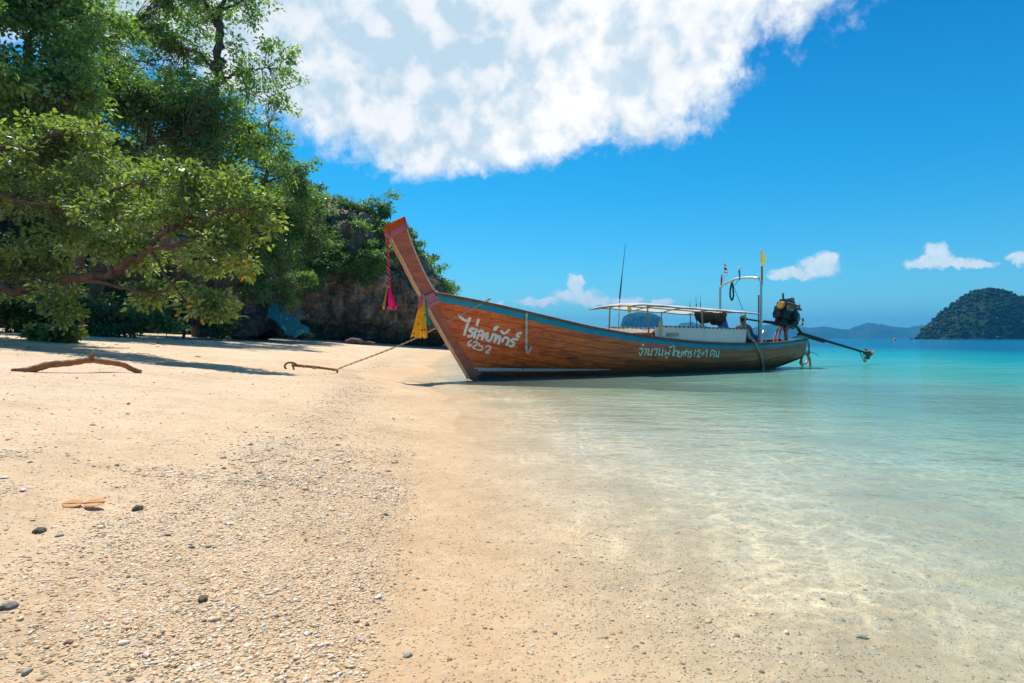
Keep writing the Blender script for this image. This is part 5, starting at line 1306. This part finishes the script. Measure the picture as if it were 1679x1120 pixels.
# coil of rope at the front corner of the side cloth
co_ = bp(1079, 545, .78); ck = bthing('rope_coil', 'bundle of pale rope tied at the front corner of the side cloth', 'rope')
pts = [co_ + Vector((.03 * math.cos(i * .9) + .02 * math.sin(i * .37), -.10 + .03 * math.sin(i * .9), -.08 + .34 * abs(math.sin(i * .13)))) for i in range(80)]
MB().tube(pts, .018, 6).build('loops', 'rope_pale', ck)
c2 = bp(1103, 550, .86); ck = bthing('rope_coil', 'flat heap of rope lying on the rail below the side cloth', 'rope')
pts = [c2 + Vector((.22 * math.cos(i * .7) * (.7 + .3 * math.sin(i * .31)), .03 * math.sin(i * .7), .035 * math.sin(i * 1.3) + .02)) for i in range(70)]
MB().tube(pts, .018, 6).build('loops', 'rope', ck)
# net bundle slung under the roof
nb1, nb2 = bp(1140, 511, -.2), bp(1192, 511, -.2)
nbd = bthing('net_bundle', 'dark sagging net bundle slung under the rear of the canopy', 'bundle')
for k, (a, b, sag, r_) in enumerate(((0, .52, .16, .13), (.42, 1, .20, .15))):
    n = 16; pts = [nb1.lerp(nb2, a + (b - a) * i / n) + Vector((0, .05 * k, -sag * math.sin(math.pi * i / n) - .03)) for i in range(n + 1)]
    o = MB().tube(pts, [.03 + r_ * math.sin(math.pi * i / n) ** .7 * (1 + .18 * math.sin(i * 2.1 + k)) for i in range(n + 1)], 12).build('lobe', 'net_dark', nbd)
for k in range(5): MB().ball(nb1.lerp(nb2, .55 + .1 * k) + Vector((0, -.16, .0 - .03 * (k % 2))), .022, 1).build('float', 'lamp_yellow', nbd)
for t_ in (.02, .5, .98): MB().tube([nb1.lerp(nb2, t_) + Vector((0, 0, -.03)), Vector((nb1.lerp(nb2, t_).x, .2, ZR(nb1.lerp(nb2, t_).x) + .02))], .008, 5).build('tie', 'black', nbd)
# lamp under the roof
lm = bp(1032, 505, .0); lp = bthing('lantern', 'small yellow lantern hanging under the front of the canopy', 'lantern')
MB().lathe([(.03, .05), (.05, .04), (.055, -.02), (.05, -.10), (.03, -.12)], lm, None, 12).build('lantern_body', 'lamp_yellow', lp)
MB().tube([lm + Vector((0, 0, .04)), Vector((lm.x, lm.y, float(roof_pt(lm.x, 0).z) - .05))], .008, 5).build('hanger', 'black', lp)
# life rings / jackets
lr = bp(1053, 550, .15); o_ = bthing('life_ring', 'flat orange life ring lying inside the boat under the canopy', 'life ring')
pts = [lr + Vector((.20 * math.cos(a * .314), .20 * math.sin(a * .314), .02)) for a in range(21)]
MB().tube(pts, .055, 10, False).build('ring', 'life_orange', o_)
lj = bp(1073, 547, .45); o_ = bthing('life_jacket', 'small orange life jacket bundle beside the front canopy pole', 'life jacket')
MB().ball(lj, (.075, .07, .085), 2, .12).build('jacket_body', 'life_orange', o_)
MB().tube([lj + Vector((-.075, -.03, .01)), lj + Vector((0, -.082, .01)), lj + Vector((.075, -.03, .01))], .012, 6).build('strap', 'black', o_)
# barrel
bl = bp(1236, 556, .3); o_ = bthing('barrel', 'dark blue plastic barrel behind the side cloth', 'barrel')
MB().lathe([(.10, -.20), (.12, -.18), (.125, -.05), (.13, -.04), (.125, -.03), (.12, .09), (.10, .12), (.04, .125), (.04, .15), (.02, .15)], bl, None, 16).build('barrel_body', 'blue_plastic', o_)
# blue sheet behind the seated person
q0 = bp(1187, 530, -.35); o_ = bthing('blue_sheet', 'blue plastic sheet hanging behind the seated person under the roof', 'sheet')
vs = [(q0.x - .17 + .38 * i / 13, q0.y + .05 * math.sin(i * .9) + .02 * j, q0.z - .22 + .46 * j / 9 - .05 * abs(i / 13 - .5)) for j in range(10) for i in range(14)]
o = MB().add(vs, [tuple(int(x) for x in f_) for f_ in grid_faces(10, 14)]).build('sheet_cloth', 'blue_sheet', o_); o.modifiers.new('s', 'SOLIDIFY').thickness = .004
# flags and rods
def flag(label, px, ptop, pbot, lat, stripes, w_, h_, py, px2, tilt, name):
    base = bp(px, pbot, lat); top = bp(px, ptop, lat); root = bthing(name, label, 'flag')
    MB().tube([base, top], .012, 6).build('flag_pole', 'flag_white', root)
    fz = bp(px, py, lat); mb = MB(); nu_, nv_ = 12, len(stripes); vs = []
    for j in range(nv_ + 1):
        for i in range(nu_ + 1):
            u = i / nu_; v = j / nv_
            vs.append((fz.x + u * w_ * .85, fz.y - .05 * math.sin(u * 5), fz.z - v * h_ * (1 - tilt[1] * u) - tilt[0] * u * w_ + .01 * math.sin(u * 9)))
    for j in range(nv_):
        for i in range(nu_):
            a = j * (nu_ + 1) + i; mb.f.append((a, a + 1, a + nu_ + 2, a + nu_ + 1)); mb.mi.append(j)
    mb.v = [tuple(v) for v in vs]
    o = mb.build('flag_cloth', stripes, root)
flag('red, white and blue striped flag on the far post of the pipe arch', 1187, 425, 468, -.8, ['red_cloth', 'flag_white', 'flag_blue', 'flag_blue', 'flag_white', 'red_cloth'], .24, .27, 433, 1198, (.7, .25), 'national_flag')
flag('small yellow pennant on the near post of the pipe arch', 1247.5, 408, 470, .62, ['flag_yellow', 'flag_yellow', 'flag_yellow'], .34, .36, 411, 1258, (1.0, .75), 'yellow_pennant')
p = bp(1249, 437, .62); o_ = bthing('rolled_flag', 'rolled red and white cloth tied to the near post of the pipe arch', 'cloth'); MB().tube([p, p + Vector((0, 0, -.25)), p + Vector((.02, 0, -.55))], [.03, .028, .012], 8).build('roll', 'red_cloth', o_); MB().ball(p, (.03, .03, .04), 1).build('tip', 'flag_white', o_)
p = bp(1183.5, 450, -.8); o_ = bthing('rolled_flag', 'rolled red cloth tied to the far post of the pipe arch', 'cloth'); MB().tube([p, p + Vector((-.01, 0, -.16)), p + Vector((-.03, 0, -.34))], [.012, .03, .018], 8).build('roll', 'red_cloth', o_)
p = bp(1212, 440, 0.); o_ = bthing('bar_lamp', 'small blue and white lamp standing on top of the pipe arch', 'lamp'); MB().tube([p + Vector((0, 0, -.06)), p + Vector((.03, 0, -.34))], [.03, .018], 8).build('lamp_body', 'blue_sheet', o_); MB().lathe([(.01, -.06), (.035, -.05), (.04, .0), (.025, .05), (.01, .06)], p, None, 10).build('lamp_head', 'flag_white', o_)
a = bp(1200, 463, -.35); o_ = bthing('hanging_loop', 'dark rope loop hanging from the pipe arch', 'rope')
MB().tube(catmull([a, a + Vector((-.06, 0, -.20)), a + Vector((-.07, 0, -.42)), a + Vector((0, 0, -.54)), a + Vector((.07, 0, -.40)), a + Vector((.05, 0, -.18)), a + Vector((.01, 0, .02))], 6), .026, 7).build('loop', 'black', o_)
MB().ball(a + Vector((0, 0, .02)), (.05, .05, .04), 2, .1).build('hitch', 'rope', o_)
o_ = bthing('antenna', 'tall thin whip antenna rising through the front of the canopy', 'antenna'); q = [bp(1014, 540, -.75), bp(1016, 490, -.75), bp(1020, 450, -.75), bp(1025.5, 401, -.75)]
MB().tube(q[:2], .016, 6).build('mount', 'steel', o_); MB().tube(q[1:3], [.024, .014], 6).build('lower_rod', 'black', o_); MB().tube(q[2:], [.010, .006], 6).build('upper_rod', 'black', o_)
for lab, px, y0, y1 in (('shortest fishing rod behind the canopy roof, left of the other two', 1131, 494, 512), ('middle fishing rod standing behind the canopy roof', 1141, 486, 514), ('knotted fishing rod behind the canopy roof, next to the pipe arch', 1148, 484, 514)):
    o_ = bthing('fishing_rod', lab, 'fishing rod', 'fishing rods behind the canopy'); q = [bp(px + 1, y1 + 30, -.85), bp(px + 1, y1, -.85), bp(px, y0, -.85)]
    MB().tube(q, [.014, .010, .004], 6).build('rod', 'black', o_); MB().lathe([(.008, -.04), (.018, -.03), (.018, .03), (.008, .04)], q[1].lerp(q[2], .5), None, 8).build('reel_seat', 'rust', o_)

# seated person, seen from behind
def person():
    V = []; E_ = []; RD = []
    def add(p, r, par=None):
        V.append(p); RD.append(r)
        if par is not None: E_.append((par, len(V) - 1))
        return len(V) - 1
    pel = add((0, 0, .12), (.155, .12)); sp = add((0, -.03, .28), (.135, .10), pel); ch = add((0, -.02, .45), (.155, .115), sp); up = add((0, .01, .56), (.12, .09), ch)
    nk = add((0, .04, .63), (.055, .055), up); hd = add((0, .07, .715), (.078, .090), nk); ht = add((0, .075, .80), (.074, .088), hd); add((0, .07, .855), (.045, .055), ht)
    nz = add((0, .165, .715), (.014, .016), hd)
    for s in (-1, 1):
        add((s * .085, .06, .72), (.012, .02), hd)
        sh = add((s * .17, 0, .54), (.070, .070), up); el = add((s * .25, .08, .30), (.045, .045), sh); el2 = add((s * .235, .16, .27), (.042, .042), el); wr = add((s * .14, .36, .24), (.028, .024), el2); pm = add((s * .11, .42, .225), (.036, .018), wr)
        for k in range(4):
            f1 = add((s * (.085 + .018 * k), .48, .215), (.009, .009), pm); f2 = add((s * (.083 + .018 * k), .505 - .004 * abs(k - 1.5), .195), (.008, .008), f1); add((s * (.082 + .018 * k), .51 - .006 * abs(k - 1.5), .17), (.007, .007), f2)
        t1 = add((s * .075, .42, .215), (.010, .010), pm); add((s * .055, .45, .20), (.008, .008), t1)
        hp = add((s * .10, .06, .09), (.095, .09), pel); kn = add((s * .17, .44, .13), (.065, .065), hp); an_ = add((s * .15, .50, -.26), (.042, .042), kn); hl = add((s * .15, .49, -.31), (.035, .035), an_); add((s * .16, .64, -.325), (.035, .022), hl)
    me = bpy.data.meshes.new('person'); me.from_pydata(V, E_, []); ob = bpy.data.objects.new('tmp_person', me); COL.objects.link(ob)
    sk = ob.modifiers.new('k', 'SKIN'); su = ob.modifiers.new('d', 'SUBSURF'); su.levels = 2; su.render_levels = 2
    for i, r_ in enumerate(RD): me.skin_vertices[0].data[i].radius = r_
    me.skin_vertices[0].data[0].use_root = True
    dg = bpy.context.evaluated_depsgraph_get(); dg.update(); m2 = bpy.data.meshes.new_from_object(ob.evaluated_get(dg)); bpy.data.objects.remove(ob)
    for mm in ('shirt', 'skin', 'shorts'): m2.materials.append(M[mm])
    for f_ in m2.polygons:
        c = f_.center; f_.use_smooth = True
        if c.z > .625: f_.material_index = 1
        elif c.z < .19 and not (abs(c.x) > .2 and c.z > .15) and c.y < .40: f_.material_index = 2
        elif c.y > .10 and c.z < .30 or c.z < -.05: f_.material_index = 1
        if c.y >= .40 and c.z < .19: f_.material_index = 1 if c.z < .02 or c.z > .195 else 2
    o = bpy.data.objects.new('person', m2); COL.objects.link(o)
    hair = MB().ball((0, .055, .775), (.086, .098, .082), 3).build('hair', 'black', o)
    cap = MB().ball((0, .062, .812), (.095, .108, .075), 3); cap.tube([(-.07, .14, .80), (-.04, .21, .79), (.04, .21, .79), (.07, .14, .80)], .03, 8, True, 0, .2); cap.build('cap', 'cap', o)
    col_ = MB().tube([(math.cos(a * .5236) * .072, .035 + math.sin(a * .5236) * .07, .612 - .02 * math.sin(a * .5236)) for a in range(13)], .014, 6).build('collar', 'shirt', o)
    return o
pp = person(); pl_ = bp(1207, 545, .1); sx_ = 8.72
pp.location = to_world((sx_, -.12, sheer(sx_) - .05 + .03)); pp.rotation_euler = (R(-3), 0, R(-20))
tag(pp, 'person in a grey shirt and cap seated at the stern, back to the camera', 'person')
o = MB().box((8.95, .25, .35), (.5, .9, .04), None, .008).build('foot_board', 'deck', boat)

# ------------------------------------------------------------------ on the beach
dw_a, dw_b = ground_px(18, 608), ground_px(231, 612)
dwo = empty('driftwood_branch', dw_a); tag(dwo, 'arched reddish driftwood branch lying on the sand', 'driftwood')
def dwp(t_, h): p = dw_a.lerp(dw_b, t_); return Vector((p.x, p.y, gz(p.x, p.y) + h)) - dw_a
q = catmull([dwp(0, .01), dwp(.12, .02), dwp(.26, .09), dwp(.42, .12), dwp(.57, .15), dwp(.70, .12), dwp(.84, .10), dwp(.92, .05), dwp(1, .012)], 6)
MB().tube(q, [.012 + .034 * math.sin(min(1, i / 9) * 1.57) * (1 - .45 * i / len(q)) * (1 + .12 * math.sin(i * 1.9)) for i in range(len(q))], 9).build('stem', 'driftwood', dwo)
MB().tube([dwp(.575, .15), dwp(.585, .20), dwp(.60, .235)], [.036, .032, .018], 7).build('knot', 'driftwood', dwo)
MB().tube([dwp(.265, .09), dwp(.285, .115), dwp(.30, .135)], [.026, .024, .012], 7).build('knot', 'driftwood', dwo)
MB().tube([dwp(.93, .05), dwp(.945, .03), dwp(.95, -.01)], [.018, .014, .008], 6).build('side_twig', 'driftwood', dwo)

# loose gravel of shell and coral bits
def icov(sub):
    bm = bmesh.new(); bmesh.ops.create_icosphere(bm, subdivisions=sub, radius=1); bm.verts.index_update()
    v = np.array([q.co[:] for q in bm.verts]); f = np.array([[q.index for q in p.verts] for p in bm.faces]); bm.free(); return v, f
def gravel(name, label, X, Y, r, rg, sub):
    n = len(X); bv, bf = icov(sub); k = len(bv)
    Z = ground_z(X, Y)
    sc3 = np.stack([rg.uniform(.8, 1.6, n), rg.uniform(.7, 1.1, n), rg.uniform(.25, .65, n)], 1) * r[:, None]
    dirs = rg.normal(0, 1, (n, 6, 3)); dirs /= np.linalg.norm(dirs, axis=2, keepdims=True)      # a few random flats give chipped shapes
    dots = np.einsum('kd,njd->nkj', bv, dirs); lim = rg.uniform(.45, .95, (n, 1, 6))
    shr = np.min(np.where(dots > lim, lim / np.maximum(dots, 1e-3), 1.0), axis=2)
    V = bv[None] * shr[..., None] * sc3[:, None, :]
    th = rg.uniform(0, 6.283, n); tl_ = rg.normal(0, .28, n); c, s_ = np.cos(th)[:, None], np.sin(th)[:, None]; ct, st_ = np.cos(tl_)[:, None], np.sin(tl_)[:, None]
    x, y, z = V[..., 0], V[..., 1], V[..., 2]; y, z = y * ct - z * st_, y * st_ + z * ct; x, y = x * c - y * s_, x * s_ + y * c
    V = np.stack([x + X[:, None], y + Y[:, None], z + (Z + sc3[:, 2] * .02)[:, None]], -1)
    Fc = (bf[None] + (np.arange(n) * k)[:, None, None]).reshape(-1, 3)
    tint = rg.beta(2.2, 1.7, n) * .93; od = rg.random(n); tint = np.where(od < .03, rg.uniform(0, .12, n), tint); tint = np.where((od > .91) & (od < .965), rg.uniform(.80, .92, n), tint); tint = np.where(od > .965, rg.uniform(.95, 1, n), tint)
    o = link(name, np_mesh(name, V.reshape(-1, 3), Fc, {'tint': np.repeat(tint, k)}), 'pebble', smooth=False)
    return tag(o, label, kind='stuff')
rg = np.random.default_rng(301)
def scatter(n, x0, x1, y0, y1, powy=1.0):
    Y = y0 + (y1 - y0) * rg.random(n) ** powy; X = (rg.uniform(x0, x1, n)) * Y
    k = rg.random(n) < gravel_density(X, Y); return X[k], Y[k]
X, Y = scatter(52000, -.95, .75, 1.35, 3.2); d = shore_x(Y) - X; k = (d > .15) | (rg.random(len(X)) < .7); X, Y = X[k], Y[k]
gravel('gravel', 'loose gravel of pale shell and coral fragments in the foreground', X, Y, np.clip(np.exp(rg.normal(math.log(.0042), .42, len(X))), .002, .013), rg, 1)
X, Y = scatter(110000, -.95, .3, 3.0, 17, 1.35); X, Y = X[:17000], Y[:17000]
gravel('gravel', 'band of shell gravel along the high-water line further up the beach', X, Y, np.clip(np.exp(rg.normal(math.log(.0062), .42, len(X))), .004, .028), rg, 1)

# single stones, shells and leaves that stand out
def pebble(name, label, px, py, size, matn, cat, seed, group):
    p = ground_px(px, py); bv, bf = icov(3); w_ = size * p.y / F * .74
    r = np.array([w_ * .5, w_ * .36, w_ * .24]); n = fbm(bv * 1.3 + seed * 3.3, 4, .55, seed) * .5
    V = bv * (1 + n)[:, None] * r; o = link(name, np_mesh(name, V, bf), matn); o.location = p + Vector((0, 0, r[2] * .45)); o.rotation_euler = (0, 0, (seed * 1.7) % 6.28)
    return tag(o, label, cat, group)
def shell(label, px, py, size, matn, seed):
    """a ribbed half shell lying on the sand"""
    p = ground_px(px, py); w_ = size * p.y / F * .55; vs = []; nr_, na = 7, 21
    for j in range(nr_):
        t_ = j / (nr_ - 1)
        for i in range(na):
            a_ = (i / (na - 1) - .5) * 2.3; rr_ = w_ * 1.25 * t_ * (1 - .12 * abs(a_)); rib = 1 + .04 * math.cos(i * math.pi)
            vs.append((rr_ * math.sin(a_), rr_ * math.cos(a_) * .9 - w_ * .6, w_ * .42 * math.sin(math.pi * (.12 + .88 * (1 - t_)) * .95) * math.cos(a_ * .6) * rib))
    o = MB().add(vs, [tuple(int(x) for x in f_) for f_ in grid_faces(nr_, na)]).build('shell', matn); o.modifiers.new('s', 'SOLIDIFY').thickness = w_ * .06
    o.location = p + Vector((0, 0, w_ * .06)); o.rotation_euler = (.1 * math.sin(seed), .12 * math.cos(seed), seed * 2.1)
    return tag(o, label, 'shell', 'shells on the sand')
GP = 'larger stones on the sand'
for k, a in enumerate([('coral_lump', 'lumpy greenish coral piece below the orange leaf', 65, 873, 28, 'stone_green', 'coral'), ('stone', 'long dark grey stone at the picture edge', 14, 998, 34, 'stone_dark', 'stone'),
        ('coral_lump', 'dark greenish coral piece in the thick of the gravel', 332, 986, 26, 'stone_green', 'coral'), ('stone', 'black chip in the gravel right of the dark coral piece', 452, 1012, 15, 'stone_dark', 'stone'),
        ('stone', 'small dark stone alone on the smooth sand beside the gravel', 633, 845, 13, 'stone_dark', 'stone'), ('stone', 'pale grey stone at the upper end of the gravel', 366, 752, 13, 'stone_grey', 'stone'),
        ('stone', 'brown pebble just below the pale grey stone at the upper gravel', 367, 769, 12, 'stone_brown', 'stone'), ('stone', 'rounded grey-brown stone right of the brown pebble', 424, 777, 14, 'stone_grey', 'stone'),
        ('stone', 'dark stone on the sand above the orange leaf', 192, 764, 10, 'stone_dark', 'stone'), ('stone', 'flat grey-green stone right of the orange leaf', 226, 836, 26, 'stone_green', 'stone'),
        ('stone', 'darker of two flat stones side by side in the gravel', 314, 898, 14, 'stone_dark', 'stone'), ('stone', 'greyer of two flat stones side by side in the gravel', 342, 898, 15, 'stone_grey', 'stone'),
        ('stone', 'dark stone on bare sand left of the gravel tongue', 275, 879, 13, 'stone_dark', 'stone'), ('stone', 'grey-brown stone in the bottom corner of the beach', 44, 1104, 24, 'stone_grey', 'stone'),
        ('stone', 'dark brown stone above the one in the bottom corner', 112, 1058, 17, 'stone_brown', 'stone'), ('stone', 'red-brown stone on the open sand below the driftwood branch', 211, 663, 9, 'stone_brown', 'stone'),
        ('stone', 'grey slate sliver at the foot of the smooth sand', 668, 1078, 24, 'stone_grey', 'stone'), ('stone', 'dark stone on the wet sand left of the boat shadow', 645, 687, 7, 'stone_dark', 'stone'),
        ('stone', 'grey stone near the coral lump at the picture edge', 98, 880, 17, 'stone_grey', 'stone'), ('stone', 'dark pebble under the shallow water', 1348, 984, 11, 'stone_dark', 'stone')]):
    pebble(*a, 400 + k, GP)
for k, a in enumerate([('white shell in the gravel right of the flat stones', 377, 861, 16, 'shell'), ('bright white shell at the lower edge of the gravel', 502, 1043, 12, 'shell'), ('white shell at the seaward tip of the gravel', 621, 981, 14, 'shell'),
        ('pink shell right of the bright white shell', 592, 1053, 12, 'shell_pink'), ('white shell on the sand left of the orange leaf', 37, 806, 14, 'shell'), ('pale shell at the picture edge above the other shells', 7, 786, 14, 'shell'),
        ('large pale shell lying under the clear water', 1413, 1046, 20, 'stone_grey'), ('pinkish shell in the gravel below the dark coral piece', 240, 1078, 20, 'shell_pink')]):
    shell(*a, 3 + k)
def fallen_leaf(label, px, py, size, matn, ang_, two=False):
    p = ground_px(px, py); w_ = size * p.y / F; root = empty('fallen_leaf', p + Vector((0, 0, .006))); tag(root, label, 'leaf', 'fallen leaves on the sand'); root.rotation_euler = (.42 if two else .15, 0, ang_); root.location.z += .010 if two else 0
    for s_ in ((-1, 1) if two else (1,)):
        vs = []; nr_ = 11; L_ = w_ * (.55 if two else 1.0)
        for j in range(nr_):
            t_ = j / (nr_ - 1); hw = L_ * .42 * math.sin(math.pi * min(1, t_ * 1.02)) ** .7 + .0004
            for q_ in (-1, -.5, 0, .5, 1): vs.append((s_ * (t_ * L_ - (0 if two else L_ / 2)), q_ * hw, -.003 + .10 * abs(q_) * hw + .03 * L_ * math.sin(t_ * 2.6) + .01 * L_ * math.sin(9 * t_ + 5 * q_)))
        o = MB().add(vs, [tuple(int(x) for x in f_) for f_ in grid_faces(nr_, 5)]).build('blade', matn, root); o.modifiers.new('s', 'SOLIDIFY').thickness = .0012
        MB().tube([(s_ * (t_ * L_ - (0 if two else L_ / 2)), 0, -.001 + .03 * L_ * math.sin(t_ * 2.6)) for t_ in np.linspace(0, .97, 8)], .0012, 5).build('midrib', 'leaf_red', root)
fallen_leaf('large orange dead leaf lying folded on the gravel', 137, 831, 58, 'leaf_dead', .15, True)
fallen_leaf('olive fallen leaf on the sand above the driftwood branch', 246, 565, 20, 'leaf_olive', .4)
fallen_leaf('red-brown dead leaf in the dappled shade', 325, 585, 11, 'leaf_red', .8)

# ------------------------------------------------------------------ far craft and buoy on the water
def on_sea(px, Y): return Vector(((px - 839.5) / F * Y, Y, 0))
bu = empty('buoy', on_sea(1467, 260)); tag(bu, 'small red and white buoy floating before the distant ridge', 'buoy')
MB().lathe([(.05, -.4), (.5, -.3), (.62, .1), (.5, .5), (.25, .8), (.05, .9)], (0, 0, 0), None, 14).build('float', 'buoy_red', bu)
MB().tube([(0, 0, .8), (0, 0, 1.5)], .06, 6).build('staff', 'flag_white', bu)
def far_boat(label, px, Y, L_, cab):
    r_ = empty('motor_boat', on_sea(px, Y), .1); tag(r_, label, 'boat', 'far boats on the horizon'); vs = []
    for x, b, z0, z1 in ((-.5, .10, -.02, .075), (-.3, .13, -.03, .07), (.1, .13, -.03, .075), (.35, .08, -.02, .095), (.5, .004, .02, .12)):
        vs += [(x * L_, -b * L_, z1 * L_), (x * L_, -b * L_ * .6, z0 * L_), (x * L_, b * L_ * .6, z0 * L_), (x * L_, b * L_, z1 * L_)]
    MB().add(vs, [(i * 4 + k, i * 4 + 4 + k, i * 4 + 5 + k, i * 4 + 1 + k) for i in range(4) for k in range(3)] + [(i * 4 + 3, i * 4 + 7, i * 4 + 4, i * 4) for i in range(4)] + [(0, 1, 2, 3)]).build('hull', cab[0], r_)
    MB().box((-.08 * L_, 0, .14 * L_), (.34 * L_, .18 * L_, .13 * L_), None, .02 * L_).build('cabin', cab[1], r_)
    MB().box((-.08 * L_, 0, .215 * L_), (.42 * L_, .22 * L_, .015 * L_), None).build('cabin_roof', 'boat_white', r_)
far_boat('tiny dark boat on the horizon just left of the forested island', 1495, 520, 4.5, ('engine', 'engine'))
far_boat('tiny dark boat with white roof below the forested island', 1640, 500, 11, ('engine', 'engine'))
far_boat('tiny white boat near the distant ridge', 1458, 1500, 9, ('boat_white', 'boat_white'))

# ------------------------------------------------------------------ haze
hb = MB().box((0, 0, 105), (12600, 12600, 232)).build('haze', [], None, False)
hm = bpy.data.materials.new('haze'); hm.use_nodes = True; hm.node_tree.nodes.clear()
gh = NG(hm.node_tree); ho = gh.n('ShaderNodeOutputMaterial'); pv_ = gh.n('ShaderNodeVolumePrincipled')
pv_.inputs['Color'].default_value = (.06, .50, 1.0, 1); pv_.inputs['Density'].default_value = .00021; pv_.inputs['Anisotropy'].default_value = .0
hm.node_tree.links.new(pv_.outputs[0], ho.inputs['Volume']); hb.data.materials.clear(); hb.data.materials.append(hm)
tag(hb, 'thin blue sea haze', kind='stuff'); hb.display_type = 'WIRE'
